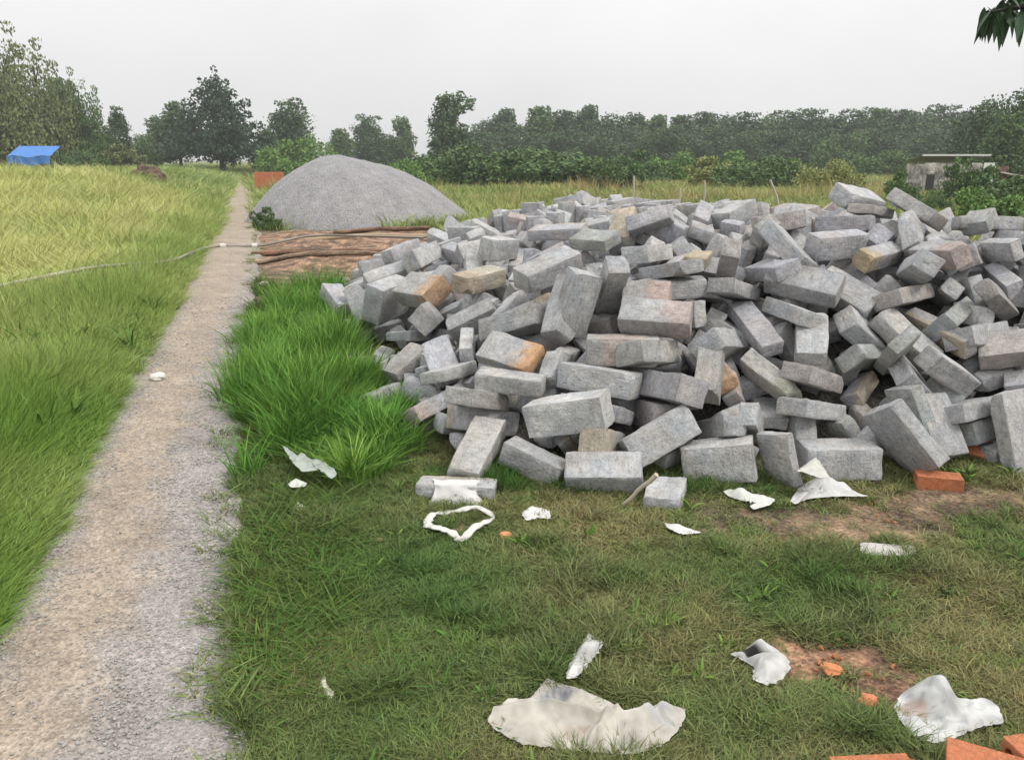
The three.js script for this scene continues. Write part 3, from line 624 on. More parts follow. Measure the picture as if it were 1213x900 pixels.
['front',1596,184,-4186,-120,576,603,539,159,93,78,'stone block below the short level block and below the stubby pinkish block'],
['rest',566,454,-4565,-86,-592,-781,182,147,68,69],
['rest',-94,118,-3958,394,645,-156,-636,225,96,59],
['rest',343,801,-5957,-798,-430,-224,359,205,107,99],
['rest',1524,740,-5860,53,-687,24,724,206,119,83],
['rest',382,649,-4924,564,164,761,-276,269,124,103],
['front',1867,399,-4380,394,594,-345,-610,207,118,89,'stone block right of the stubby pinkish block and right of the block facing the viewer'],
['rest',-459,107,-5098,-169,868,-465,47,249,106,95],
['rest',-21,377,-5141,677,-118,-541,-484,259,120,88],
['rest',2234,965,-5694,413,488,285,-714,231,80,66],
['rest',1096,315,-4283,257,-851,-454,63,251,92,93],
['rest',416,701,-5100,-74,-802,346,482,236,101,96],
['rest',2383,898,-5742,8,-916,260,-305,330,159,111],
['front',1063,766,-5112,-280,-250,-782,-497,293,118,97,'stone block left of the stubby yellowish block and left of the pinkish block on end'],
['rest',418,667,-5949,358,1,-244,-901,256,113,101],
['rest',1869,835,-5835,244,-919,31,-309,293,120,105],
['rightcrest',3189,901,-5496,223,159,561,781,263,150,104,'stone block above the stubby greenish block and right of the pinkish-ended broad block'],
['rest',724,811,-5785,-432,-572,695,51,223,120,86],
['rest',1193,837,-5555,340,-35,426,838,211,120,115],
['rest',2631,482,-4417,396,650,-341,-551,200,109,99],
['front',1856,117,-3940,677,306,270,613,195,113,123,'stone block just left of the wide smooth slab'],
['rest',636,498,-4388,-143,657,-618,408,248,128,88],
['rightcrest',2479,970,-5212,212,532,78,816,203,97,94],
['front',415,425,-4352,30,-340,-851,399,199,87,66,'stone block just above the broken-cornered block'],
['rest',1120,553,-4798,-599,-603,354,-390,180,84,62],
['rest',3206,880,-5077,-41,-779,400,482,217,113,85],
['rest',-700,84,-5198,654,-646,-281,277,168,72,86],
['rest',3254,252,-4084,-461,691,386,-400,264,114,75],
['rest',298,738,-5021,-66,-19,966,-250,191,106,79],
['front',1141,199,-4042,-367,-374,185,-831,299,104,106,'stone block below the orange-nosed block and left of the block over the thin slab'],
['front',2368,788,-5096,-215,-109,50,-969,250,120,88,'stone block below the yellow-brown ended block and above the pink-tinged rounded block'],
['rest',748,790,-5270,879,-323,-120,-329,238,102,81],
['front',458,803,-5561,-61,141,351,924,205,110,88,'stone block above the streaked plank-like slab and left of the long thin level block'],
['rest',1504,774,-5423,-909,-294,56,289,208,114,78],
['rest',2881,628,-4428,785,486,-293,-249,186,98,49],
['rest',96,717,-5503,121,868,-421,232,228,88,58],
['rest',765,648,-5237,-133,638,-120,-749,247,103,102],
['front',2741,702,-4720,-117,-821,-547,-119,266,135,108],
['rest',806,227,-3848,-764,-351,-539,59,244,121,108],
['rest',2067,236,-4208,-169,850,-399,-299,175,83,68],
['front',1869,555,-4652,306,-814,20,493,156,92,76,'stone block just right of the block facing the viewer'],
['rest',3294,447,-4428,553,-676,441,208,204,106,101],
['front',2283,635,-4700,361,553,-730,178,133,89,58],
['front',2582,657,-4502,-272,699,544,375,189,105,111,'stone block right of the stubby greenish block and above the wedged slab'],
['rest',2960,272,-4006,737,-506,-37,-447,236,125,94],
['rest',3291,658,-4976,977,-144,113,-105,213,108,55],
['rest',1988,933,-5270,-932,307,178,-78,129,95,79],
['front',216,117,-4072,-609,249,444,609,232,120,59,'stone block just above the sloping half-sunk block'],
['rest',3149,806,-4679,-286,521,-241,-767,255,101,89],
['rest',1282,706,-5174,662,513,-323,441,195,113,92],
['rest',3333,600,-4402,-622,-61,781,-10,246,123,95],
['rest',2835,983,-5688,497,-668,-182,-523,238,136,108],
['front',1651,707,-5240,136,-972,-178,69,188,72,68,'stone block above the lilac-topped block and below the pinkish block on end'],
['rest',-5,501,-5651,253,-35,-940,226,190,99,85],
['rest',1965,829,-5536,157,-919,-325,-157,248,119,93],
['front',2294,309,-4165,927,-341,123,100,194,90,80,'stone block just below the wedged slab'],
['rest',890,287,-4104,612,245,66,-749,204,112,71],
['rest',0,387,-4970,871,-392,-144,258,174,82,71],
['rest',836,772,-5477,-126,797,-216,-550,223,90,61],
['flank',-936,62,-5715,-717,-6,-697,6,292,123,102,'stone block above the pale block pointing into grass and below the orange-hollowed block'],
['front',2925,706,-4823,-218,-248,-111,937,279,119,108,'stone block right of the stubby greenish block and right of the pinkish-ended broad block'],
['rest',2528,734,-4949,499,-178,-820,-217,189,88,72],
['rest',1835,699,-4888,-371,-511,-81,-771,278,110,77],
['rest',3244,792,-4901,302,861,206,354,241,146,112],
['rest',1011,628,-4888,66,536,-646,-539,216,101,59],
['front',1199,349,-4365,40,672,214,707,249,114,92,'stone block right of the orange-nosed block and left of the greenish-ended long block'],
['front',2013,872,-5004,-38,284,-840,461,223,111,84,'stone block above the broad flat slab and right of the long level high block'],
['front',1234,542,-4580,318,670,-670,32,296,147,109,'stone block right of the narrow pale end and left of the lilac-topped block'],
['rest',2880,824,-5265,55,879,-269,389,206,90,78],
['rest',1863,940,-5691,-143,-834,530,-56,175,98,80],
['rest',1377,483,-4551,624,178,-491,581,187,107,75],
['rest',855,571,-4543,120,235,-945,-192,259,118,109],
['rest',3069,917,-5196,179,-378,-835,-357,216,120,74],
['rest',827,861,-5584,224,-820,240,469,203,94,52],
['rest',-375,283,-5795,559,-186,-501,-634,215,98,71],
['flank',-165,399,-5010,-72,-473,678,-558,202,92,71,'stone block left of the orange-ended slab and above the rounded long block'],
['flank',-131,513,-5597,643,-286,192,-684,279,146,117,'stone block below the rounded yellowish block and right of the orange-hollowed block'],
['rest',1471,730,-5081,-129,79,-846,511,242,96,78],
['rightcrest',2784,1002,-5430,-224,589,153,-761,263,113,96,'stone block above the pinkish-ended broad block and above the stubby greenish block'],
['rest',1715,841,-5958,-523,841,116,-74,223,121,89],
['front',1791,929,-5247,-46,285,541,790,247,117,97,'stone block just left of the long level crest block'],
['rest',1106,830,-5802,860,-240,435,114,174,112,65],
['rest',161,601,-5343,-691,151,107,-698,203,137,113],
['rest',3219,746,-4597,861,-437,-122,-230,220,109,70],
['rest',3296,618,-4566,-691,-184,-625,313,233,95,66],
['rest',1216,743,-5668,781,281,-77,-552,233,111,98],
['rest',141,607,-5733,283,-629,462,-558,182,123,96],
['front',1555,492,-4486,-226,190,-416,860,257,112,97,'stone block just left of the block facing the viewer'],
['rest',2034,603,-4638,534,-149,-668,-497,186,101,76],
['rest',2477,1032,-5484,947,-154,146,243,196,61,73],
['rest',2329,878,-5474,-268,496,-255,-786,225,159,92],
['rest',927,642,-4759,-339,606,265,-669,128,121,79],
['rest',1013,875,-5835,12,-725,-92,682,235,112,86],
['rest',2982,734,-4928,185,-54,694,693,170,84,66],
['rest',180,471,-4787,585,203,611,493,209,103,79],
['front',2654,774,-4957,-376,-573,728,19,202,88,73,'stone block below the pinkish-ended broad block and right of the pink-tinged rounded block'],
['rest',-688,136,-5929,-281,-452,-765,-362,206,108,92],
['rest',-96,675,-5907,-435,383,544,606,172,104,97],
['rest',145,548,-5189,-282,762,482,-328,262,132,96],
['rest',-492,110,-5222,-58,100,201,973,239,129,71],
['rest',2900,249,-4204,-510,115,632,572,185,87,89],
['rest',610,801,-5100,195,571,-763,-231,164,79,61],
['rest',1457,873,-5795,533,-409,738,-65,173,120,75],
['flank',-535,231,-5739,-436,-648,85,-618,235,119,110,'stone block right of the wedge-like block and below the orange-hollowed block'],
['rest',2795,444,-4213,-78,635,-765,80,224,104,97],
['rest',1131,697,-5620,335,-630,265,648,206,124,65],
['front',2960,920,-5005,-337,-935,56,-98,223,96,63,'stone block right of the pinkish-ended broad block and above the wedged slab'],
['rest',-332,223,-5358,726,-207,-599,-267,193,101,77],
['rest',336,645,-5695,559,226,-245,-759,247,148,110],
['rest',2059,930,-5098,-822,137,58,-550,214,74,81],
['rest',2141,1020,-5907,344,-641,187,-661,178,105,97],
['rest',1220,718,-4965,-741,322,-578,-117,191,67,59],
['rest',3105,766,-5490,-459,-45,-84,-883,234,124,80],
['rest',1375,902,-5478,527,-94,-747,394,188,122,104],
['front',-29,204,-4320,-347,-258,-21,901,177,92,76,'stone block just below the rounded long block'],
['rest',3171,179,-4078,-636,-7,-14,771,240,127,102],
['rest',21,355,-4783,380,-7,-515,-768,207,95,86],
['rest',113,491,-4893,-278,-572,229,-737,283,114,68],
['rest',3337,423,-4258,-90,-238,-628,-736,207,121,111],
['rest',797,620,-4848,243,-231,-826,453,193,88,64],
['rest',1389,784,-5942,107,-794,259,540,278,143,137],
['rest',729,692,-5879,-331,-836,-434,-60,181,82,62],
['rest',3245,881,-5235,888,-313,161,-295,267,110,91],
['rest',27,570,-5477,-316,185,-350,-862,188,76,65],
['crest',1579,940,-5672,407,-465,-463,-635,243,148,83,'stone block above the pinkish block on end and above the narrow pale end'],
['crest',2704,1021,-5925,-533,-316,-760,-196,242,127,109,'stone block above the yellow-brown ended block and right of the highest block'],
['front',775,745,-5075,356,547,-661,-369,212,91,98,'stone block just above the long thin level block'],
['rest',1892,783,-5055,121,879,-384,-257,171,81,72],
['rest',492,580,-5043,-501,446,698,252,260,115,86],
['rest',1728,962,-5758,643,-459,-413,453,198,115,95],
['flank',-1029,103,-6778,714,127,64,686,267,140,135,'stone block left of the wedge-like block and below the orange-hollowed block'],
['flank',-1234,164,-6785,228,84,-671,-701,310,119,109,'stone block left of the wedge-like block and left of the orange-hollowed block'],
['rest',3185,431,-4030,-535,-57,527,658,358,163,141],
['rest',3591,677,-7681,-343,-455,-409,713,256,158,101],
['crest',814,840,-9504,174,164,694,679,316,167,101,'stone block above the slantwise long block and right of the rounded yellowish block'],
['rest',-395,399,-6477,-477,-426,-83,764,305,170,119],
['rest',4591,76,-6911,-553,437,-419,-572,349,155,137],
['rest',2272,911,-8418,-15,282,57,958,318,148,119],
['rest',1985,910,-6703,-4,17,-663,748,292,154,148],
['crest',1827,926,-8324,-654,-756,6,20,299,159,100,'stone block above the stubby yellowish block and above the pinkish block on end'],
['rest',1611,797,-7365,-101,0,-993,66,264,139,115],
['rest',3985,258,-6580,678,-110,349,-637,323,149,142],
['rest',4444,73,-8027,659,-132,97,734,292,147,122],
['rest',98,692,-8299,-540,-440,-432,573,265,130,117],
['rest',4319,183,-7977,-228,-619,-460,594,393,124,108],
['rest',939,679,-6168,40,699,707,-94,303,154,124],
['rest',2243,962,-6840,-658,-730,-144,-114,331,181,123],
['crest',1554,898,-9109,-622,-707,-259,-215,288,154,118,'stone block above the stubby yellowish block and above the level pale block'],
['rest',4222,73,-4323,699,-91,-103,-702,297,114,135],
['rest',-472,527,-7437,-749,-142,644,-68,305,157,135],
['rest',909,681,-6454,-718,68,-117,-683,352,153,116],
['rest',-7,629,-7253,616,-280,-491,-549,390,171,100],
['rest',3113,928,-4669,284,14,883,-374,372,126,101],
['rest',-1411,134,-8462,682,109,-189,-698,371,188,125],
['front',1573,1053,-5132,-742,479,458,104,227,137,96,'stone block right of the pinkish block on end and above the long level high block'],
['rest',1089,697,-6836,56,-818,-58,-569,263,97,120],
['rest',3021,775,-6955,-441,535,420,585,437,171,107],
['rest',2973,830,-7810,-488,526,-362,-595,386,157,126],
['rest',387,685,-7801,-523,491,-501,-484,261,135,106],
['rest',4492,65,-6182,-650,-282,276,-649,296,154,124],
['rest',2530,853,-6145,944,-43,-326,-27,316,140,149],
['rest',4173,56,-4083,486,-516,-513,-485,332,148,107],
['rest',524,745,-6475,651,-631,283,-315,283,165,134],
['rest',4122,290,-8429,873,-320,354,100,318,157,119],
['rest',2391,922,-8166,19,561,-13,828,307,159,138],
['rest',656,697,-7583,610,339,319,-642,312,168,116],
['flank',-861,268,-6767,489,866,93,-54,315,168,128,'stone block left of the wedge-like block and left of the rounded yellowish block'],
['rest',203,781,-9613,-713,682,-107,120,244,140,122],
['rest',3926,386,-7849,-533,-497,677,-106,248,152,128],
['rest',3871,492,-8588,831,-309,445,129,313,139,106],
['rest',2833,827,-6648,-685,-114,-295,657,351,170,130],
['rest',2743,843,-7554,217,-664,-656,-286,272,165,95],
['rest',-448,635,-8771,391,82,-906,139,294,175,80],
['crest',1323,1013,-5776,-497,-438,-637,394,288,166,88,'stone block above the stubby yellowish block and left of the pinkish block on end'],
['rest',1942,893,-8774,-841,-51,-538,35,347,189,126],
['rest',-366,498,-6727,307,-929,-31,204,270,156,129],
['rest',1859,797,-6458,-94,-709,674,-184,309,141,113],
['rest',3284,790,-8524,704,-45,-45,707,325,147,110],
['front',1828,1080,-5421,91,945,-309,58,252,200,101,'stone block left of the long level crest block and left of the highest block'],
['rest',3915,212,-4888,-60,-3,944,325,337,150,91],
['rest',-1188,153,-7646,274,-947,-42,163,313,162,122],
['rest',-1145,279,-8623,302,-668,666,-138,266,160,98],
['rest',-83,660,-8036,-492,493,586,414,336,164,104],
['rest',1284,737,-6982,-697,90,182,688,270,143,120],
['rest',1465,798,-8410,-704,-127,32,-698,263,161,140],
['rest',-814,315,-7350,-393,661,-638,36,399,168,135],
['rest',4558,95,-8927,508,396,-710,283,318,146,133],
['rest',-791,487,-8865,-673,-173,42,718,326,141,102],
['rest',1173,759,-8057,-939,-60,-336,34,321,152,108],
['rest',1337,713,-6435,71,707,-685,160,328,153,81],
['rest',23,619,-6795,504,535,-361,573,293,172,145],
['rest',3231,790,-8875,-107,-981,48,152,328,172,115],
['rest',2137,834,-6308,533,479,-409,565,255,158,125],
['rest',3080,866,-7547,-885,-155,281,-338,310,185,112],
['rest',2247,892,-8681,545,452,-386,591,357,159,119],
['rest',4160,120,-5277,-451,-42,886,100,295,180,108],
['rest',4358,99,-7269,-108,659,697,262,348,160,122],
['rest',2597,902,-8794,52,706,-706,-16,282,156,140],
['rest',4280,75,-5749,-516,-480,483,-520,295,171,148],
['rest',3907,448,-6635,632,-3,28,774,395,149,80],
['rest',3945,250,-5885,401,-162,856,283,372,155,135],
['rest',2907,780,-6069,703,131,-306,629,360,148,119],
['rest',4618,62,-7742,553,-443,433,557,346,164,119],
['rest',1626,781,-6804,717,-16,100,690,185,136,127],
['rest',2008,856,-7710,6,55,68,996,355,137,140],
['rest',844,711,-6769,25,-900,2,434,357,170,124],
['rest',657,707,-8063,-214,662,692,192,312,164,110],
['rest',4266,56,-4605,-687,-102,-93,713,270,168,102],
['rest',4534,62,-6531,-41,-701,706,-95,281,140,101],
['crest',4,808,-9076,45,-39,-660,749,328,175,117,'stone block above the slantwise long block and above the rounded yellowish block'],
['rest',-832,472,-8409,-984,-154,92,1,312,131,124],
['rest',5088,165,-7907,-102,443,-612,-647,317,154,108],
['flank',-320,518,-6075,616,-519,79,588,274,160,147,'stone block just left of the rounded yellowish block'],
['rest',-910,307,-7585,514,568,-154,624,349,171,146],
['rest',3713,393,-6072,-31,-726,562,396,280,157,80],
['rest',-339,583,-10773,-949,-194,-248,4,275,165,122],
['rest',4014,264,-7197,-81,722,-487,-484,377,164,121],
['rest',2500,854,-6391,-653,-291,346,-607,350,140,126],
['rest',3746,422,-4698,-518,-474,-286,652,329,148,113],
['rest',349,697,-7487,-24,594,-10,-804,244,150,102],
['rest',3796,86,-3975,-42,-454,-890,30,336,157,94],
['rest',1193,746,-8811,-367,-596,-551,454,364,141,93],
['rest',-1232,57,-7023,-400,-585,588,-390,356,141,108],
['crest',967,978,-5708,-462,382,310,738,202,174,82,'stone block left of the stubby yellowish block and above the long thin level block'],
['rest',3400,761,-7540,69,167,7,983,355,134,138],
['crest',1807,924,-9434,611,686,296,261,279,161,151,'stone block above the stubby yellowish block and above the long thin level block'],
['rest',-301,422,-6222,301,-949,-96,-13,329,139,140],
['rest',4074,277,-8191,558,466,-673,138,348,172,103],
['rest',-327,551,-7352,-556,-55,-816,149,364,130,137],
['rest',4573,65,-8326,527,464,436,-563,252,168,118],
['rest',3802,315,-5566,-625,-295,-644,328,218,149,113],
['rest',798,723,-8876,-588,383,406,586,383,148,105],
['rest',2900,868,-8053,112,989,22,-95,359,151,121],
['rest',125,607,-6321,414,80,-904,77,291,157,157],
['rest',1460,757,-6623,-63,994,13,91,283,127,138],
['rest',3377,724,-6843,25,301,129,-944,370,183,126],
['rest',1934,855,-8087,598,-365,-455,-550,343,177,139],
['rest',941,761,-7517,507,-501,481,-510,225,181,150],
['rest',4429,62,-7682,601,374,382,-594,307,152,118],
['rest',3279,724,-6568,910,-113,398,35,303,156,138],
['rest',-123,691,-8267,995,83,-54,-8,295,167,115],
['rest',4669,84,-5386,600,-388,-433,-549,353,144,132],
['rest',-5,692,-8886,69,713,-689,106,273,150,102],
['rest',1853,839,-7126,-65,926,-9,-372,334,169,105],
['rest',-1296,87,-7456,-690,61,171,700,321,164,125],
['rest',3412,722,-7412,-977,116,172,44,281,155,120],
['rest',648,777,-6961,-647,-672,-270,-239,312,172,127],
['rest',2813,872,-8572,-438,556,-509,-491,292,150,124],
['rest',1852,796,-6258,661,-277,354,600,270,111,121],
['rest',4067,246,-7551,-260,-711,184,-626,310,115,126],
['rest',1434,833,-6201,489,-416,-511,572,305,158,126],
['rest',-198,668,-8412,-55,-698,-692,177,309,148,139],
['rest',3504,648,-7126,667,-291,-59,683,359,153,105],
['flank',-521,353,-6246,-262,351,-828,351,313,171,110,'stone block right of the wedge-like block and left of the rounded yellowish block'],
['rest',-1120,234,-7445,-750,428,-140,485,300,158,103],
['rest',3891,192,-4433,-487,-535,688,-56,288,179,132],
['rest',736,690,-7085,-674,243,-266,-645,310,167,123],
['rest',4380,76,-5377,-1,-997,-1,74,330,148,149],
['rest',2614,880,-7096,-40,-616,32,-786,357,163,149],
['rest',1438,775,-7815,402,-573,-633,-330,251,158,124],
['rest',863,860,-10728,27,-521,722,455,374,163,96],
['crest',1642,1116,-6114,-664,-320,82,-671,298,186,121,'stone block above the pinkish block on end and above the stubby yellowish block'],
['rest',452,734,-8844,-714,22,-40,-699,337,149,145],
['rest',4268,124,-7614,-217,-643,-272,682,348,167,114],
['rest',3125,843,-7312,759,282,-112,577,334,130,123],
['rest',1617,832,-8882,-841,-66,535,-34,289,147,107],
['rest',-674,377,-7181,74,121,-948,285,298,143,91],
['rest',4182,60,-4984,-576,-413,433,-557,250,186,114],
['rest',1273,875,-9062,388,433,615,533,317,177,106],
['rest',1116,732,-7704,-44,809,41,584,302,127,108],
['rest',3945,247,-6155,-599,335,-109,719,264,167,123],
['rest',-671,503,-8237,-659,-179,30,730,352,154,110],
['rest',-1089,77,-7086,-302,-689,463,-470,372,143,102],
['rest',3348,742,-4356,-62,598,-12,-799,262,162,145],
['rest',4206,183,-6518,-647,-401,609,224,305,169,90],
['rest',851,760,-8124,-279,685,663,119,316,156,139],
['rest',-1511,85,-8784,-596,402,-524,-457,290,172,129],
['rest',-5,661,-7608,-6,696,717,-31,257,172,105],
['rest',949,757,-8559,133,-4,991,-31,318,168,120],
['crest',1611,972,-9613,-200,-685,625,-318,350,160,129,'stone block above the stubby yellowish block and above the streaked plank-like slab'],
['rest',1629,891,-8582,736,-638,-155,168,273,175,101],
['rest',363,710,-8140,20,-310,18,950,262,139,139],
['rest',-588,609,-8461,77,-128,-111,982,247,130,123],
['flank',-695,629,-8244,704,194,25,682,409,144,145,'stone block above the rounded yellowish block and above the orange-hollowed block'],
['rest',4179,196,-7569,-261,-697,210,-634,314,172,116],
['rest',3648,231,-4142,-264,-858,416,-145,310,143,130],
['rest',831,733,-7306,27,-637,10,770,325,187,119],
['rest',1028,853,-7966,-422,-172,-710,537,304,188,121],
['rest',4037,431,-8679,456,-697,-36,-553,282,164,119],
['crest',243,797,-8396,723,-686,-61,42,310,184,135,'stone block above the slantwise long block and above the long block behind the orange-ended slab'],
['crest',2820,940,-7045,-215,-2,-909,-357,345,169,103,'stone block above the long level crest block and left of the highest block'],
['rest',1868,924,-6261,279,661,-597,359,364,171,129],
['rest',2570,924,-8464,44,947,19,-317,328,179,109],
['rest',-1570,48,-8242,60,705,703,-71,279,185,91],
['flank',-902,96,-6513,201,-592,145,767,312,152,109,'stone block left of the wedge-like block and left of the orange-ended slab'],
['crest',173,746,-7638,-708,397,-58,581,253,158,116,'stone block above the slantwise long block and above the orange-ended slab'],
['rest',1574,793,-8144,47,713,-686,138,273,172,112],
['crest',1009,896,-9561,24,-326,52,944,320,172,116,'stone block above the slantwise long block and left of the stubby yellowish block'],
['rest',4336,198,-6159,-813,218,-124,-526,363,146,84],
['rest',3941,357,-7384,-688,-10,-460,562,249,170,153],
['rest',957,803,-8860,-275,-726,627,56,291,166,123],
['rest',-237,587,-6434,149,984,1,-94,315,133,160],
['rest',4409,65,-6950,770,-1,639,1,333,128,141],
['rest',3214,794,-8191,-112,-971,-42,208,316,146,122],
['front',1701,1114,-5279,-36,639,-765,68,308,147,112,'stone block left of the long level crest block and above the long level high block'],
['rest',4803,87,-8359,15,1000,-1,-19,278,157,123],
['crest',1801,923,-8656,753,-655,34,-52,286,164,124,'stone block above the stubby yellowish block and above the narrow pale end'],
['rest',1622,758,-6176,-425,553,621,358,356,145,107],
['rest',3935,386,-6861,-807,-125,205,-540,281,161,128],
['crest',233,769,-8565,-206,-701,-682,-41,344,155,122,'stone block above the slantwise long block and right of the orange-hollowed block'],
['rest',880,778,-8410,-674,10,198,-712,343,133,120],
['rest',-1040,339,-7837,64,-128,452,-880,255,155,96],
['rest',2700,911,-6397,678,-410,58,-607,314,137,120],
['rest',1120,835,-6937,-480,555,-618,-281,335,168,127],
['rest',4320,121,-8212,-206,-703,672,110,344,118,95],
['crest',755,939,-11231,-128,851,506,57,381,161,138,'stone block above the streaked plank-like slab and above the slantwise long block'],
['rest',4502,70,-7433,-11,-705,708,-27,289,143,133],
['rest',3919,404,-5951,-801,-117,21,-587,372,136,130],
['crest',2888,962,-7695,-933,-343,-107,-36,335,164,131,'stone block above the long level crest block and above the yellow-brown ended block'],
['rest',1379,862,-12673,-573,-412,367,-606,297,147,120],
['rest',3895,231,-5181,-722,-52,461,-514,389,175,129],
['rest',1380,833,-6386,116,-705,699,19,280,135,148],
['rest',4405,115,-8854,-697,-236,-559,382,297,153,127],
['rest',1383,784,-8644,-680,220,-304,-630,292,161,123],
['rest',1690,781,-7149,358,-613,647,278,339,146,93],
['crest',1721,942,-11208,-657,-173,254,-688,350,155,122,'stone block left of the stubby yellowish block and above the streaked plank-like slab'],
['rest',3628,446,-5070,929,-322,179,39,339,153,117],
['rest',4093,176,-4715,-208,434,282,830,308,176,130],
['rest',2629,1054,-6090,-498,538,85,675,369,144,169],
['rest',3795,289,-4691,-681,217,656,243,272,144,110],
['rest',-1589,58,-8016,-458,539,539,457,240,152,114],
['rest',4404,54,-6703,-708,64,-64,-701,269,127,105],
['rest',3279,814,-7076,-281,155,-906,274,273,139,118],
['rest',-584,299,-6534,-186,793,225,534,257,146,88],
['rest',554,775,-7788,366,752,475,-274,398,154,110],
['crest',477,850,-8462,252,-325,-499,-763,302,163,166,'stone block above the slantwise long block and above the long thin level block'],
['rest',1969,933,-8485,-725,627,194,-209,268,138,127],
['rest',-486,460,-7042,112,-630,-695,327,296,161,115],
['flank',-687,475,-7581,-870,-137,-196,-432,304,163,122,'stone block above the orange-hollowed block and above the wedge-like block'],
['crest',771,1035,-5707,-480,170,588,628,331,162,130,'stone block left of the stubby yellowish block and left of the level pale block'],
['rest',3645,528,-6814,-32,-685,-592,-423,252,151,123],
['rest',2124,955,-7933,-945,128,293,-64,354,172,136],
['rest',-504,540,-7842,-721,132,-317,-602,299,151,141],
['rest',4359,238,-5264,96,-740,628,222,389,149,129],
['rest',1440,773,-7191,-16,700,710,-76,258,173,144],
['flank',-611,700,-9418,-243,-878,243,334,391,182,87,'stone block above the rounded yellowish block and above the wedge-like block'],
['rest',389,762,-7099,629,663,-285,-290,298,133,117],
['crest',1405,1080,-6167,580,-243,777,21,372,143,118,'stone block above the pinkish block on end and above the long thin level block'],
['rest',-1161,287,-8350,-878,-300,361,-89,333,166,105],
['rest',-1567,267,-9728,486,475,520,517,303,151,160],
['rest',-633,648,-9116,-943,148,-289,-65,276,159,112],
['flank',-1778,207,-9623,-528,-476,475,-519,253,167,99,'stone block left of the orange-hollowed block and above the pale block pointing into grass'],
['crest',628,858,-9496,701,-673,-169,165,360,163,118,'stone block above the streaked plank-like slab and right of the rounded yellowish block'],
['rest',1619,921,-6800,61,-824,30,563,284,154,144],
['crest',1033,1059,-5618,-203,-940,-99,-254,296,152,138,'stone block left of the stubby yellowish block and above the narrow pale end'],
['flank',-1362,76,-6961,582,-411,400,576,267,140,144,'stone block left of the wedge-like block and left of the small square end'],
['rest',-1145,358,-7778,-682,-302,-119,-656,382,165,91],
['rest',2183,938,-6560,741,-149,-641,134,339,170,143],
['rest',4020,138,-4099,-677,-326,-567,337,353,150,116],
['rest',3140,739,-6328,-17,-3,116,-993,294,140,117],
['rest',-290,614,-7900,138,-656,95,736,328,140,114],
['rest',4197,111,-7121,160,672,678,251,244,174,94],
['rest',545,697,-8364,-666,-213,-192,689,278,141,86],
['rest',4230,77,-5496,-51,27,-998,5,240,144,116],
['rest',-442,677,-8569,-370,159,-29,-915,257,142,130],
['rest',4166,277,-6771,-109,-722,613,302,307,159,119],
['rest',3751,309,-4383,88,339,309,-884,310,151,125],
['rest',1079,727,-7341,-715,-35,-40,-697,321,168,133],
['rest',1590,960,-8877,599,386,-296,635,326,167,112],
['rest',-138,597,-6112,893,-231,312,-228,331,96,122],
['rest',2960,844,-8884,-124,-569,-67,810,296,165,156],
['rest',157,611,-6509,-301,609,710,186,271,127,122],
['rest',1183,866,-8328,399,470,-590,-521,351,148,129],
['rest',-576,363,-6832,132,-627,-707,298,383,186,136],
['rest',3085,500,-3964,385,-895,-174,142,314,132,105],
['rest',1882,999,-8137,-509,-27,-858,65,356,158,103],
['rest',4248,279,-7857,-235,960,14,-150,282,150,132],
['rest',2163,853,-7047,614,-335,-411,-585,389,152,123],
['rest',3021,946,-6119,-171,-800,505,276,303,140,128],
['rest',405,672,-6817,-635,-287,-265,666,360,130,132],
['rest',3175,813,-6776,485,329,494,643,260,143,123],
['rest',4171,230,-8587,-73,-684,-609,-394,333,146,109],
['rest',1188,940,-7716,-684,-202,438,-547,371,174,114],
['rest',901,820,-9375,132,-114,-689,703,275,167,117],
['rest',1136,763,-6344,525,103,397,-746,252,154,121],
['rest',3344,751,-8031,2,691,703,166,274,142,135],
['rest',3759,512,-6209,-537,-662,-405,331,340,169,146],
['rest',940,874,-12070,-156,310,893,288,349,176,138],
['rest',4163,132,-6858,-417,586,-203,-664,318,164,127],
['flank',-481,681,-7394,-48,866,163,470,407,134,140,'stone block left of the rounded yellowish block and above the orange-hollowed block'],
['rest',878,816,-6194,-678,-179,-126,702,324,154,158],
['rest',2464,910,-7901,-39,-643,27,-764,317,158,132],
['crest',2953,1053,-5756,-36,616,-285,-733,287,151,121,'stone block above the pinkish-ended broad block and right of the highest block'],
['rest',-1256,252,-7575,683,333,55,648,252,134,97],
['rest',-137,700,-9337,-676,189,311,641,293,133,150],
['rest',-1046,193,-7201,187,842,-500,78,255,151,92],
['rest',2323,881,-6479,636,25,769,-51,357,170,102],
['rest',-390,643,-11106,-611,203,-640,-420,293,133,110],
['rest',917,854,-6637,620,-90,777,-55,313,157,118],
['crest',1342,954,-10256,-941,-53,333,-18,364,162,137,'stone block left of the stubby yellowish block and right of the slantwise long block'],
['rest',4126,400,-7857,654,116,720,-201,338,173,141],
['rest',1816,983,-7071,485,-495,-578,-430,217,157,131],
['rest',4160,103,-6039,160,645,-171,728,363,141,141],
['rest',3675,412,-5678,-617,-309,-653,312,306,162,101],
['rest',2753,979,-7539,990,-53,127,14,383,175,134],
['rest',4004,264,-5558,166,616,603,478,297,153,131],
['rest',1164,856,-8864,-92,572,110,808,269,138,105],
['rest',1594,789,-7661,-248,671,-680,-159,366,164,117],
['rest',3739,483,-7415,723,73,-478,493,278,150,98],
['rest',1312,773,-8100,-275,642,690,192,345,130,142],
['rest',382,831,-10038,-31,-436,884,165,290,178,127],
['rest',4122,139,-6292,-97,63,-945,-305,207,149,112],
['rest',-1364,261,-8692,717,479,-50,-505,237,142,151],
['rest',1976,907,-11135,723,-130,-47,-677,268,175,138],
['rest',4466,75,-5666,488,-514,515,482,354,162,147],
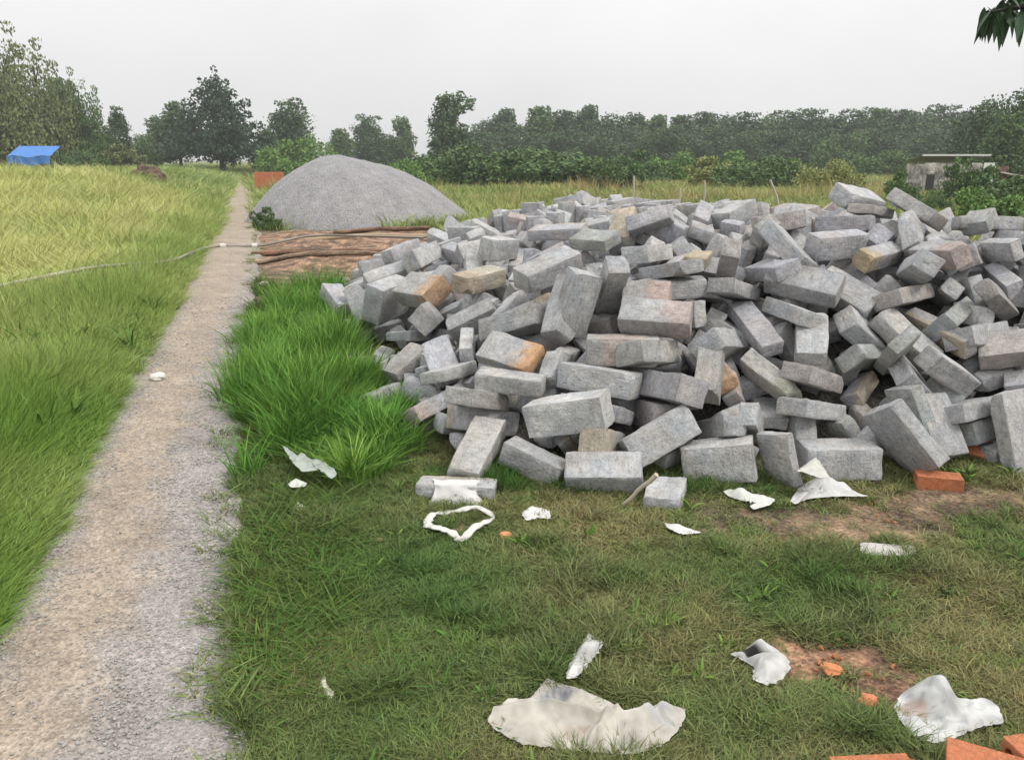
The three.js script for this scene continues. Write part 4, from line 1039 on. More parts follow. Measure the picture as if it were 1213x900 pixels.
['crest',299,850,-7616,40,508,532,676,262,155,111,'stone block above the streaked plank-like slab and above the long block behind the orange-ended slab'],
['flank',-815,71,-4893,440,-494,681,314,321,122,102,'stone block just left of the pale block pointing into grass'],
['rest',3554,92,-3847,486,430,351,-675,323,159,129],
['rest',4082,191,-4980,88,140,-25,-986,306,149,117],
['crest',1387,912,-10871,-702,574,-158,-391,323,167,127,'stone block above the slantwise long block and above the level pale block'],
['rest',4653,80,-5959,-565,418,-424,-572,292,163,152],
['rest',-1325,297,-8924,158,575,-803,-27,243,151,114],
['rest',1304,767,-7763,-452,-39,889,-54,300,145,108],
['crest',-210,769,-10604,49,541,-261,-798,270,155,124,'stone block above the rounded yellowish block and above the slantwise long block'],
['rest',628,784,-6334,579,598,-398,-385,357,138,126],
['rest',3403,756,-8679,-13,716,677,169,323,136,132],
['crest',1128,1032,-5864,612,415,-228,-633,230,165,117,'stone block left of the pinkish block on end and above the stubby yellowish block'],
['rest',-959,225,-7070,125,-489,-843,-186,319,172,80],
['rest',2165,971,-6178,-50,837,91,538,324,150,107],
['rest',-631,525,-8647,675,156,-65,-718,322,145,91],
['rest',244,803,-9461,-949,-272,-156,-31,274,174,140],
['rest',1219,842,-12213,573,-120,793,-166,296,163,136],
['rest',3904,276,-6317,-304,-615,-712,-146,277,150,101],
['rest',4831,70,-7671,520,-490,-480,-509,312,170,133],
['rest',836,924,-7485,-197,610,767,-11,339,134,128],
['rest',4589,156,-7176,941,-290,165,-50,348,138,115],
['rest',1440,923,-7862,12,816,20,577,241,149,154],
['rest',4324,242,-8820,627,-455,630,66,386,123,131],
['crest',1601,1048,-6781,-700,28,124,703,297,138,102,'stone block above the level pale block and above the stubby yellowish block'],
['rest',4234,247,-7134,561,-37,-288,775,302,116,138],
['rest',1486,941,-8419,7,40,66,997,324,138,144],
['crest',-91,776,-9212,723,-603,-220,255,288,157,125,'stone block above the rounded yellowish block and above the long block behind the orange-ended slab'],
['rest',-1181,405,-8764,-829,340,295,331,347,153,116],
['rest',-1017,521,-8928,183,-823,-526,108,263,130,131],
['crest',367,862,-8711,-230,-719,631,179,330,114,128,'stone block above the rounded yellowish block and above the streaked plank-like slab'],
['rest',2720,989,-6594,-39,379,865,-326,282,174,138],
['crest',214,710,-6663,178,-574,712,362,323,175,124,'stone block above the slantwise long block and left of the streaked plank-like slab'],
['crest',945,983,-10629,414,199,880,121,309,188,121,'stone block above the slantwise long block and left of the level pale block'],
['crest',-167,813,-9512,-797,-446,-358,196,282,121,129],
['rest',4335,256,-6438,574,-35,764,293,323,172,130],
['rest',3554,724,-8315,342,634,-691,53,317,190,165],
['rest',2285,954,-6233,-441,-210,678,549,241,158,101],
['rest',4174,338,-6141,-460,318,-826,75,256,161,128],
['rest',-35,735,-11583,810,-149,91,560,286,140,130],
['crest',2093,970,-8071,937,-224,-244,111,320,167,100,'stone block above the pinkish block on end and left of the long level high block'],
['rest',1160,914,-9871,205,-777,-592,-56,316,152,96],
['rest',3275,699,-6176,592,-90,75,-797,338,178,94],
['rest',1237,890,-6167,811,540,223,26,298,161,118],
['rest',594,731,-12567,684,-451,372,437,359,145,83],
['rest',2135,859,-7399,-34,698,713,-47,265,186,125],
['rest',4286,348,-8501,-244,-97,-884,-387,357,141,148],
['crest',439,812,-6768,-27,390,-16,-920,320,147,128,'stone block above the streaked plank-like slab and above the orange-ended slab'],
['rest',2985,935,-8620,695,-354,-193,595,297,158,133],
['rest',4705,151,-8912,-693,325,-58,641,399,156,102],
['rest',300,759,-12536,648,-142,-699,267,318,127,103],
['rest',3041,72,-3542,626,314,-330,632,375,161,130],
['rest',476,834,-8161,192,617,-749,145,366,145,107],
['rest',3625,508,-4637,-64,710,-695,97,291,153,102],
['rest',3446,885,-8719,-641,277,-127,-705,266,170,143],
['rest',-760,453,-8029,-139,665,728,-87,306,183,98],
['rest',3034,880,-6930,27,-719,663,208,311,165,103],
['rest',152,751,-8037,-697,-186,-168,-672,310,135,122],
['rest',4004,324,-5237,-766,84,-420,478,298,156,108],
['rest',-690,426,-6703,179,-62,933,-305,264,142,134],
['rest',1105,865,-7648,-490,-501,-661,267,300,142,85],
['flank',-153,653,-6913,-604,343,717,51,354,187,102,'stone block right of the rounded yellowish block and left of the slantwise long block'],
['rest',4166,308,-8835,421,-361,-808,-198,300,145,109],
['flank',-481,774,-8396,35,-267,44,962,349,147,116,'stone block above the rounded yellowish block and left of the slantwise long block'],
['rest',-1268,154,-7941,636,411,-47,651,345,171,136],
['rest',4270,297,-5811,122,-130,-722,669,284,172,128],
['rest',160,794,-9955,725,-689,13,-21,266,145,138],
['rest',2230,1014,-8708,-136,694,-705,-55,329,160,126],
['rest',4278,300,-8007,-158,16,-945,285,371,125,128],
['rest',1102,881,-10351,-385,91,161,904,269,142,132],
['rest',4383,147,-6611,-234,-19,292,927,291,130,93],
['flank',-299,711,-7583,55,267,-581,767,356,161,137,'stone block above the orange-hollowed block and above the rounded yellowish block'],
['rest',4456,135,-5918,-448,449,-550,543,269,132,126],
['rest',3885,399,-5020,-420,-413,-790,-171,337,136,106],
['rest',513,679,-7289,504,-483,-514,-499,265,158,108],
['rest',854,820,-7920,555,-549,431,-452,333,138,113],
['rest',-1650,193,-8592,61,-488,195,848,319,172,123],
['flank',-269,730,-5882,605,-623,267,417,270,147,104,'stone block above the rounded yellowish block and right of the orange-hollowed block'],
['crest',240,928,-9739,-985,-23,-172,-10,224,183,143,'stone block above the streaked plank-like slab and above the rounded yellowish block'],
['rest',1644,799,-7921,215,-680,691,119,308,146,114],
['rest',1358,755,-6784,15,-57,64,996,340,144,130],
['rest',3688,555,-5705,-685,93,-202,694,337,145,136],
['rest',1625,857,-6132,-424,-653,482,-402,279,161,104],
['rest',4296,282,-6053,305,409,754,-414,310,177,140],
['rest',-451,711,-10226,165,-960,-8,-226,272,146,104],
['crest',1967,1014,-6506,641,-609,-164,436,314,179,124,'stone block above the pinkish block on end and left of the long level crest block'],
['rest',4177,144,-4457,826,171,102,526,293,145,141],
['crest',4386,96,-8491,522,365,725,-261,373,153,122,'stone block just left of the stubby greenish block'],
['rest',-449,668,-10083,-963,41,-256,76,294,212,134],
['rest',-1503,85,-7734,990,-24,125,60,277,145,137],
['crest',971,923,-8845,-332,534,415,658,300,171,105,'stone block above the streaked plank-like slab and left of the stubby yellowish block'],
['rest',999,793,-7057,-502,-180,-824,-190,362,121,149],
['rest',-16,602,-6223,224,-535,-743,-334,312,179,123],
['rest',2855,832,-7329,312,620,700,-169,291,160,107],
['rest',1115,854,-8461,-18,70,-182,981,368,178,122],
['rest',165,801,-10137,380,-176,155,-895,271,128,120],
['rest',439,737,-12588,487,646,442,387,308,156,128],
['rest',821,951,-10912,-480,423,-586,-497,328,146,90],
['crest',881,921,-8412,-74,-807,97,-577,349,149,111,'stone block above the streaked plank-like slab and left of the level pale block'],
['rest',248,694,-12396,-349,-329,442,-758,403,160,112],
['rest',2983,979,-8027,-107,690,663,268,352,169,104],
['crest',417,882,-7869,-184,-207,693,666,282,131,131,'stone block right of the rounded yellowish block and above the slantwise long block'],
['flank',-695,224,-5168,708,423,-93,558,290,170,80,'stone block below the wedge-like block and below the orange-hollowed block'],
['crest',2137,1109,-6248,-525,-418,-343,657,376,171,116,'stone block left of the long level crest block and left of the yellow-brown ended block'],
['flank',-1171,66,-5856,-405,575,592,395,312,150,121,'stone block left of the wedge-like block and left of the pale block pointing into grass'],
['rest',830,867,-10172,317,908,266,65,294,174,85],
['crest',28,728,-6168,-718,-70,678,140,328,149,106,'stone block just left of the slantwise long block'],
['rest',3285,822,-7881,-469,65,108,874,303,168,97],
['rest',2381,959,-9451,-394,-276,-861,162,313,157,159],
['rest',-728,503,-6897,453,-313,821,152,442,145,108],
['rest',747,864,-8191,-635,-496,-281,521,217,158,121],
['rest',-1411,90,-8056,179,732,583,-303,202,185,102],
['rest',-693,222,-6406,519,468,4,-715,289,166,132],
['crest',118,833,-8906,-125,74,93,-985,339,163,159,'stone block above the long block behind the orange-ended slab and above the slantwise long block'],
['crest',1395,872,-8894,337,399,-639,-565,285,141,151],
['rest',1431,884,-7037,257,872,-252,332,385,145,108],
['rest',4365,133,-6304,662,219,-249,-672,265,152,129],
['rest',2809,873,-6198,-732,228,636,-89,238,147,124],
['crest',918,1114,-5511,526,-54,229,817,295,131,103,'stone block above the level pale block and left of the stubby yellowish block'],
['rightcrest',1978,1085,-5587,-413,-4,-234,880,259,171,100,'stone block left of the highest block and left of the long level crest block'],
['rest',-496,673,-7760,-169,-656,-622,393,295,159,119],
['rest',-1598,194,-8883,658,202,-44,724,323,179,111],
['rest',-1512,177,-8088,571,353,-302,677,352,146,104],
['flank',-537,571,-6717,509,272,-775,257,328,161,121,'stone block just right of the orange-hollowed block'],
['rest',4347,198,-6913,315,-666,-514,-439,324,151,99],
['rest',358,871,-10666,-19,777,19,628,333,135,107],
['rest',3456,296,-4070,-834,433,-282,193,307,156,120],
['rest',973,697,-6635,192,2,980,-45,231,131,119],
['rest',2960,915,-6621,607,-389,216,659,334,150,108],
['rest',1129,870,-9291,-845,-51,320,426,339,137,130],
['flank',-804,548,-7740,-573,273,11,773,369,159,114,'stone block above the orange-hollowed block and left of the long block behind the orange-ended slab'],
['rest',4495,70,-5052,431,-546,605,387,324,175,121],
['flank',-297,753,-8797,-125,-60,963,230,340,153,165,'stone block left of the slantwise long block and above the rounded yellowish block'],
['rest',3948,476,-7679,676,473,-300,479,346,145,99],
['crest',40,717,-8610,434,482,686,-330,297,194,96,'stone block above the rounded yellowish block and left of the streaked plank-like slab'],
['rest',-692,615,-7945,-411,573,706,70,280,139,116],
['rest',3300,872,-8361,151,93,610,772,324,160,122],
['flank',-1367,375,-7393,82,168,196,963,289,134,115,'stone block left of the rounded yellowish block and left of the orange-hollowed block'],
['rest',4053,205,-6798,659,196,593,-419,308,124,119],
['rest',647,830,-10584,-736,449,-164,-480,340,145,110],
['rest',-1535,233,-8631,-489,-73,852,-170,303,147,124],
['rest',-1337,434,-9721,286,-460,517,663,251,171,121],
['rest',140,834,-9316,149,693,-681,183,289,165,128],
['rest',426,871,-10221,665,278,116,-684,350,152,98],
['rest',3971,285,-4687,-648,191,-620,-398,305,163,140],
['rest',3887,424,-6446,285,455,-823,-183,316,160,127],
['rest',-713,308,-6967,-54,-130,-298,-944,247,151,141],
['rest',604,714,-8551,362,-597,-622,-354,327,159,106],
['rest',1774,822,-7538,995,67,-79,-7,285,137,136],
['rest',993,754,-8299,-40,991,8,-128,266,166,137],
['rest',3238,939,-6979,75,-779,-246,-572,266,144,125],
['rest',-537,655,-9707,536,702,244,-402,401,159,114],
['flank',-1484,391,-8762,-159,-160,-970,96,317,152,133,'stone block left of the rounded yellowish block and left of the wedge-like block'],
['flank',-294,730,-7149,-921,-137,157,-329,361,172,123,'stone block right of the orange-hollowed block and above the rounded yellowish block'],
['rest',3154,702,-4238,-836,-490,-128,211,323,192,147],
['flank',-772,646,-9010,246,-324,-52,912,345,177,127,'stone block above the orange-hollowed block and left of the slantwise long block'],
['rest',3246,881,-7733,-846,149,-450,246,357,165,142],
['rest',1531,900,-8172,634,-328,404,572,305,159,109],
['rest',4147,299,-5695,90,331,242,-908,295,161,151],
['rest',4497,208,-7598,139,623,770,-4,302,154,132],
['rest',760,809,-7084,-660,278,-301,-630,264,123,113],
['rest',339,649,-6383,-107,928,1,-356,254,142,117],
['rest',-1161,453,-9725,66,-629,-218,-743,403,176,105],
['rest',93,690,-7846,-631,-3,-775,27,225,140,121],
['crest',777,907,-7349,126,-977,-109,-130,243,153,157,'stone block right of the slantwise long block and above the streaked plank-like slab'],
['rest',-1817,59,-8750,-525,-474,-475,524,232,153,116],
['rest',419,801,-11192,645,-495,326,482,389,148,116],
['rest',4037,174,-5681,-51,-217,-297,929,286,154,131],
];
// outline of the heap on the ground and the height of its surface
const FOOT=[[-.35,3.85],[.35,3.7],[.75,3.65],[1.1,3.72],[1.6,3.78],[2.1,3.8],[4.2,3.7],[4.6,9.],[3.2,11],[2.4,13.4],[1.0,14.4],[-.2,14.3],[-.95,12],[-1.6,10.4],[-2.0,9.2],[-1.85,8],[-1.2,6.2],[-.75,4.9]];
function sdist(x,d){let best=9,ins=false,n=FOOT.length;for(let i=0;i<n;i++){const a=FOOT[i],b=FOOT[(i+1)%n];const ex=b[0]-a[0],ey=b[1]-a[1];let t=((x-a[0])*ex+(d-a[1])*ey)/(ex*ex+ey*ey);t=t<0?0:t>1?1:t;best=Math.min(best,Math.hypot(x-a[0]-t*ex,d-a[1]-t*ey));if((a[1]>d)!==(b[1]>d)&&x<ex*(d-a[1])/ey+a[0])ins=!ins;}return ins?best:-best;}
const heapTop = x => interp(x, [-2,-1,0,1,1.8,2.4,3], [.66,.86,1.0,1.02,1.12,1.2,1.16]);
function heapSurf(x, d) { const s = sdist(x, d); return s < 0 ? 0 : heapTop(x) * (1 + 0.09 * clamp((d - 6) / 5)) * interp(s, [0, 0.25, 1.0, 1.6, 2.4], [0.12, 0.38, 0.88, 1.0, 1.02]); }
const KNOWN = { // [label, tone, stains]
  B1: ['pale stone block lying apart in the grass with white plastic draped over it', 'light'],
  B2: ['broad grey slab leaning at the heap foot beside the tall lush grass', 'beige'],
  B3: ['sloping block half sunk in grass right of the leaning slab and above the white plastic', 'grey'],
  B4: ['large pale block jutting out low on the front, long face square to the viewer', 'light'],
  B6: ['flat block squeezed under the rounded block that carries the orange-stained slab', 'beige'],
  B8: ['small square block end just above the lush grass at the heap foot', 'lilac'],
  B9: ['pale block pointing into the lush grass beside the small square block end', 'lilac'],
  B10: ['square block end directly below the large pale jutting block', 'light'],
  B11: ['big tilted pale block with its broad face turned up, above the wooden stick', 'light'],
  B12: ['long low block bedded flat in grass under the square block end', 'grey'],
  B13: ['small cube-like block standing alone before the heap beside the wooden stick', 'light'],
  B14: ['long upright-faced block at the foot just behind the lone cube-like block', 'light'],
  B15: ['thin pale slab leaning upright at the foot above the torn plastic scraps', 'light'],
  B15b: ['pale slab half hidden behind the thin upright slab at the foot', 'light'],
  B16: ['flat-topped block tucked behind the big tilted pale block', 'grey'],
  B17: ['small blunt block under the block with the orange-stained nose', 'beige'],
  B19: ['block sloping toward the viewer above the thin upright slab', 'grey'],
  B20: ['short level block in the middle below the pinkish stubby block', 'light'],
  B22: ['stubby pinkish block just under the block that points at the viewer', 'pink'],
  B23: ['long block lying at the foot behind the crumpled white sack', 'grey'],
  B24: ['wide smooth slab leaning on the heap just behind the orange brick', 'grey'],
  B25: ['tall grey slab leaning steeply up and away to the right of the orange brick', 'grey'],
  B26: ['greenish slab wedged behind the two leaning slabs near the orange brick', 'green'],
  B27: ['short block bridging the gap between two tall slabs near the right edge', 'grey'],
  B28: ['small block end inside the dark hollow above the lodged red brick', 'green'],
  B29: ['tall slab standing upright at the right edge beside the lodged red brick', 'grey'],
  B30: ['grey slab with a bright orange-stained end lying on a rounded block', 'grey', [[0, 1, 0.28, ORANGE, 0.9]]],
  B31: ['rounded long block directly under the slab with the bright orange end', 'beige'],
  B33: ['long smooth block with a broken corner, below the pink-flecked broad block', 'light'],
  B34: ['broad level block with a pink-flecked face in the middle of the slope', 'beige', [[0, 0, 0.55, PINKISH, 0.5]]],
  B35: ['beige block end showing beside the pink-flecked broad block', 'beige'],
  B36: ['long thin block lying level just above the pink-flecked broad block', 'grey', [[0, 1, 0.4, PINKISH, 0.5]]],
  B37: ['short block with a pinkish half under the level pale block of the little stack', 'grey', [[0, 1, 0.5, PINKISH, 0.8]]],
  B38: ['block with a narrow pale lit end, at the right of the little stack', 'light'],
  B39: ['long level pale block topping the little stack in mid slope', 'light'],
  B40: ['block lying behind and above the level pale block of the little stack', 'grey'],
  B41: ['stubby yellowish block in the middle of the upper slope', 'yellow'],
  B42: ['pinkish block standing on end beside the stubby yellowish block', 'pink'],
  B46: ['long level block high on the slope with its right end over a dark gap', 'grey'],
  B47: ['block tucked under the long level block, pale face tilted to the viewer', 'light'],
  B48: ['block pointing straight at the viewer with its long pale top showing', 'light'],
  B49: ['long block tipped toward the viewer with a smooth lilac top', 'lilac'],
  B50: ['long block tipped toward the viewer with an orange-stained blunt nose', 'grey', [[2, 1, 0.26, ORANGE, 0.75]]],
  B51: ['rounded block between the lilac-topped one and the orange-nosed one', 'grey'],
  B52: ['long block sloping down to the right with a greenish blunt end', 'beige', [[2, 1, 0.3, [0.40, 0.41, 0.30], 0.7]]],
  B53: ['broad block with a rounded end right of the block with the broken corner', 'lilac'],
  B57: ['long beam-like block slanting down to the right with a pale beige top', 'beige'],
  B58: ['long beam-like grey block slanting down beside the pale beige one', 'lilac'],
  B59: ['broad slab wedged below the two long slanting beam-like blocks', 'grey'],
  B60: ['stubby greenish block just above the two slanting beam-like blocks', 'green'],
  B61: ['block with a bright tilted top and dark side, above the two slanting beams', 'light'],
  B62: ['rounded pink-tinged block high on the right slope', 'pink'],
  B64: ['broad block with a pinkish end just below the crest on the right', 'grey', [[0, 1, 0.35, PINKISH, 0.6]]],
  B77: ['broad flat slab lying face up on the right upper slope', 'grey'],
  B78: ['broad smooth slab high in the heap beside the yellow-brown ended block', 'lilac'],
  B79: ['block with a yellow-brown end poking out below the crest', 'grey', [[2, 1, 0.2, SAND, 0.9]]],
  B80: ['long level block just below the highest block of the crest', 'lilac'],
  B81: ['highest block of the heap, its pale top set against the field', 'light'],
  C4: ['long block lying slantwise above the streaked plank-like slab', 'grey'],
  C5: ['long streaked slab leaning steeply like a plank, left of the little stack', 'grey'],
  C6: ['narrow slab leaning against the left side of the long streaked slab', 'grey'],
  C7: ['slab leaning in the gap between the streaked slab and the little stack', 'grey'],
  C10: ['rounded yellowish block in the dark gap of the left flank', 'yellow', [[0, -1, 0.4, [0.5, 0.36, 0.26], 0.6]]],
  C11: ['block with an orange-brown hollow end on the left flank', 'beige', [[2, 1, 0.25, ORANGE, 0.7]]],
  C13: ['wedge-like block low on the left flank above the grass', 'grey'],
  C15: ['long rounded block right behind the orange-stained slab', 'grey'],
};
const PLACES = {
  flank: ['grey stone block on the left flank of the heap near the tall lush grass', 'blocks on the left flank of the heap'],
  front: ['grey stone block half hidden between others in the front slope of the heap', 'half hidden blocks in the front slope'],
  crest: ['grey stone block on the far top of the heap against the field', 'blocks on the far top of the heap'],
  rightcrest: ['grey stone block on the near right crest of the heap below the shed', 'blocks on the near right crest'],
};
const TONE_LIST = ['grey', 'grey', 'light', 'lilac', 'grey', 'light', 'beige', 'dark', 'green', 'light', 'pink', 'lilac', 'light', 'lilac'];
const restGeos = [];
{
  const r = rng(77);
  BLK.forEach((b, i) => {
    const [key, X, Y, Z, qx, qy, qz, qw, L, W, H, own] = b; const known = KNOWN[key];
    const tone = TONES[known ? known[1] : TONE_LIST[Math.floor(r() * TONE_LIST.length)]], v = 0.92 + 0.22 * r();
    const st = known && known[2] ? known[2] : r() < 0.06 ? [[Math.floor(r() * 3), r() < 0.5 ? -1 : 1, 0.2 + 0.2 * r(), r() < 0.5 ? PINKISH : SAND, 0.6]] : [];
    const geo = blockGeo([L / 1000, W / 1000, H / 1000], i + 3, tone.map(t => t * v), st, known ? [12, 7, 7] : key === 'rest' ? [5, 4, 4] : [8, 5, 5]);
    const q = new THREE.Quaternion(qx / 1000, qy / 1000, qz / 1000, qw / 1000).normalize();
    if (key === 'rest') { geo.applyQuaternion(q).translate(X / 1000, Y / 1000, Z / 1000); restGeos.push(geo); return; }
    const m = mesh('stone_block', geo, blockMat); m.position.set(X / 1000, Y / 1000, Z / 1000); m.quaternion.copy(q);
    if (known) tag(m, known[0], 'stone block', 'stone blocks tipped in a heap'); else if (own) tag(m, own, 'stone block', 'stone blocks tipped in a heap'); else tag(m, PLACES[key][0], 'stone block', PLACES[key][1]);
  });
  const m = mesh('stone_rubble', mergeGeometries(restGeos), blockMat); tag(m, 'small far stone blocks filling the rest of the heap', 'stone blocks', null, 'stuff');
}
{ // added earth mound filling the heap, coloured dark for the gaps between blocks
  const geo = sheet(90, 140, u => -2.6 + u * 7.2, t => 3.4 + t * 11.6, (x, d) => Math.max(-0.06, heapSurf(x, d) - 0.42 + 0.05 * fbm(x * 4, d * 4, 3)), (x, d) => { const k = 0.2 + 0.06 * fbm(x * 6, d * 6, 2); return [k, k * 0.95, k * 0.88]; }, 1.5);
  const m = mesh('added_heap_core', geo, new THREE.MeshStandardMaterial({ vertexColors: true, map: grainTex, bumpMap: grainBump, bumpScale: 0.02, roughness: 1 })); m.userData.kind = 'structure';
}
// ---------------------------------------------------------------- grass
function tuftGeo(seed, n, spread, h, w, lean, straw = 0.1, segs = 3) { // one clump of separate blades, unit: metres
  const r = rng(seed), pos = [], col = [], idx = [];
  for (let b = 0; b < n; b++) {
    const a = r() * TAU, rr = spread * Math.sqrt(r()), bx = Math.cos(a) * rr, bz = Math.sin(a) * rr, da = a + (r() - 0.5) * 2.4, hh = h * (0.45 + 0.6 * r()), ln = lean * (0.25 + r()) * hh, ww = w * (0.6 + 0.6 * r()), fa = r() * TAU, fx = Math.cos(fa), fz = Math.sin(fa);
    const dry = r() < straw, t = 0.75 + 0.5 * r(), c = dry ? [1.32 * t, 1.14 * t, 1.25 * t] : [t * (0.9 + 0.2 * r()), t, t * (0.8 + 0.4 * r())];
    const base = pos.length / 3;
    for (let s = 0; s <= segs; s++) { const k = s / segs, y = hh * (k - 0.28 * lean * k * k), o = ln * k * k, wk = ww * (1 - k * k * 0.92) * 0.5; const px = bx + Math.cos(da) * o, pz = bz + Math.sin(da) * o; if (s < segs) { pos.push(px - fx * wk, y, pz - fz * wk, px + fx * wk, y, pz + fz * wk); col.push(...c, ...c); } else { pos.push(px, y, pz); col.push(...c); } }
    for (let s = 0; s < segs - 1; s++) { const i = base + s * 2; idx.push(i, i + 1, i + 3, i, i + 3, i + 2); } const i = base + (segs - 1) * 2; idx.push(i, i + 1, i + 2);
  }
  const g = new THREE.BufferGeometry(); g.setAttribute('position', new THREE.Float32BufferAttribute(pos, 3)); g.setAttribute('color', new THREE.Float32BufferAttribute(col, 3)); g.setIndex(idx); g.computeVertexNormals(); return g;
}
const grassMat = new THREE.MeshPhysicalMaterial({ vertexColors: true, side: THREE.DoubleSide, roughness: 0.75, transmission: 0.0, specularIntensity: 0.3 });
function grassStuff(name, geos, lists) { const g = group(name); g.userData.kind = 'stuff'; geos.forEach((geo, i) => { if (lists[i].length) instanced(name, geo, grassMat, lists[i], g).userData.kind = 'stuff'; }); return g; }
function inPoly(x, d, P) { let c = false; for (let i = 0, j = P.length - 1; i < P.length; j = i++) if ((P[i][1] > d) !== (P[j][1] > d) && x < (P[j][0] - P[i][0]) * (d - P[i][1]) / (P[j][1] - P[i][1]) + P[i][0]) c = !c; return c; }
const LUSH = [[-2.45, 8.4], [-2.1, 9.7], [-1.85, 8.0], [-1.22, 6.0], [-0.84, 4.8], [-0.52, 4.0], [-0.68, 3.6], [-1.05, 3.75], [-1.32, 4.2], [-1.72, 5.1], [-2.1, 6.4]];
const lushAt = (x, d) => { const w = 0.22 * N3(x * 3, d * 2, 2) + 0.16 * N3(x * 9, d * 9, 5); return inPoly(x + w, d + w, LUSH); };
function mixc(a, b, t) { return [lerp(a[0], b[0], t), lerp(a[1], b[1], t), lerp(a[2], b[2], t)]; }
const CLEAR = [[2.02, 3.5, 0.15], [1.48, 2.93, 0.06], [1.3, 3.45, 0.08], [0.2, 1.9, 0.13], [0.36, 1.9, 0.1], [0.04, 1.9, 0.1], [0.12, 1.97, 0.1], [0.22, 2.17, 0.05], [0.8, 2.15, 0.05], [1.16, 1.95, 0.1], [1.27, 1.95, 0.07], [-0.22, 3.15, 0.05], [0.95, 3.42, 0.05], [1.5, 3.52, 0.09]]; // trodden or covered spots where things lie
{ // short trodden grass between the path and the heap
  const r = rng(101), geos = [tuftGeo(1, 16, 0.035, 0.05, 0.0042, 1.2, 0.22), tuftGeo(2, 18, 0.045, 0.036, 0.004, 1.7, 0.34), tuftGeo(3, 14, 0.03, 0.075, 0.005, 0.9, 0.12), tuftGeo(4, 22, 0.06, 0.03, 0.0035, 2.6, 0.9)], lists = [[], [], [], []];
  let n = 0;
  for (let i = 0; i < 90000; i++) {
    const d = 1.45 * Math.exp(r() * Math.log(6.2 / 1.45)), x = pathR(d) + 0.02 + r() * (0.66 * d + 0.75 - pathR(d));
    if (lushAt(x, d) && r() < 0.8) continue;
    if (sdist(x, d) > 0.25) continue;
    const s = soilAt(x, d); if (r() < s * 1.05) continue;
    const patch = fbm(x * 2.3, d * 2.3, 31, 3), fine = fbm(x * 9, d * 9, 33, 2);
    if (patch < -0.22 && r() < 0.55) continue;
    const yel = clamp(0.45 + 1.5 * fbm(x * 1.6 + 5, d * 1.6, 37, 3)), leftish = ss(0.4, -0.7, x);
    let c = mixc([0.085, 0.15, 0.04], [0.245, 0.22, 0.1], yel * (1 - 0.45 * leftish)); if (fine > 0.16) c = mixc(c, [0.1, 0.19, 0.04], 0.6);
    if (CLEAR.some(([cx, cd, cr]) => Math.hypot(x - cx, (d - cd)) < cr)) continue;
    const k = 0.75 + 0.5 * r(), g = fbm(x * 3.1 + 3, d * 3.1, 41, 3) > 0.02 && r() < 0.38 ? 3 : patch > 0.14 ? (r() < 0.6 ? 2 : 0) : r() < 0.45 ? 1 : 0, sc = 0.7 + 0.6 * r();
    lists[g].push([x, groundH(x, d) - 0.004, -d, r() * 6.3, sc, sc * (1 - 0.35 * s), sc, C(c[0] * k, c[1] * k, c[2] * k), (r() - 0.5) * 0.4, (r() - 0.5) * 0.4]);
  }
  // blades standing against the lowest blocks
  for (let i = 0; i < 2600; i++) { const k = r(), x = interp(k, [0, 0.2, 0.3, 0.36, 0.4, 0.6, 1], [-0.45, 0.05, 0.3, 0.7, 1.05, 1.15, 2.6]), d = 3.5 + 0.3 * r(); const c = mixc([0.04, 0.11, 0.02], [0.08, 0.14, 0.03], r()); const t = N3(x * 5, 7) > 0.05 ? 1.5 : 0.6; if (sdist(x, d) > 0.2 || x > 1.25 || CLEAR.some(([cx, cd, cr]) => Math.hypot(x - cx, (d - cd)) < cr)) continue; lists[2].push([x + (r() - 0.5) * 0.15, groundH(x, d) - 0.004, -d, r() * 6.3, 1, t * (0.6 + 0.7 * r()), 1, C(...c), 0, 0]); }
  grassStuff('short_grass', geos, lists);
}
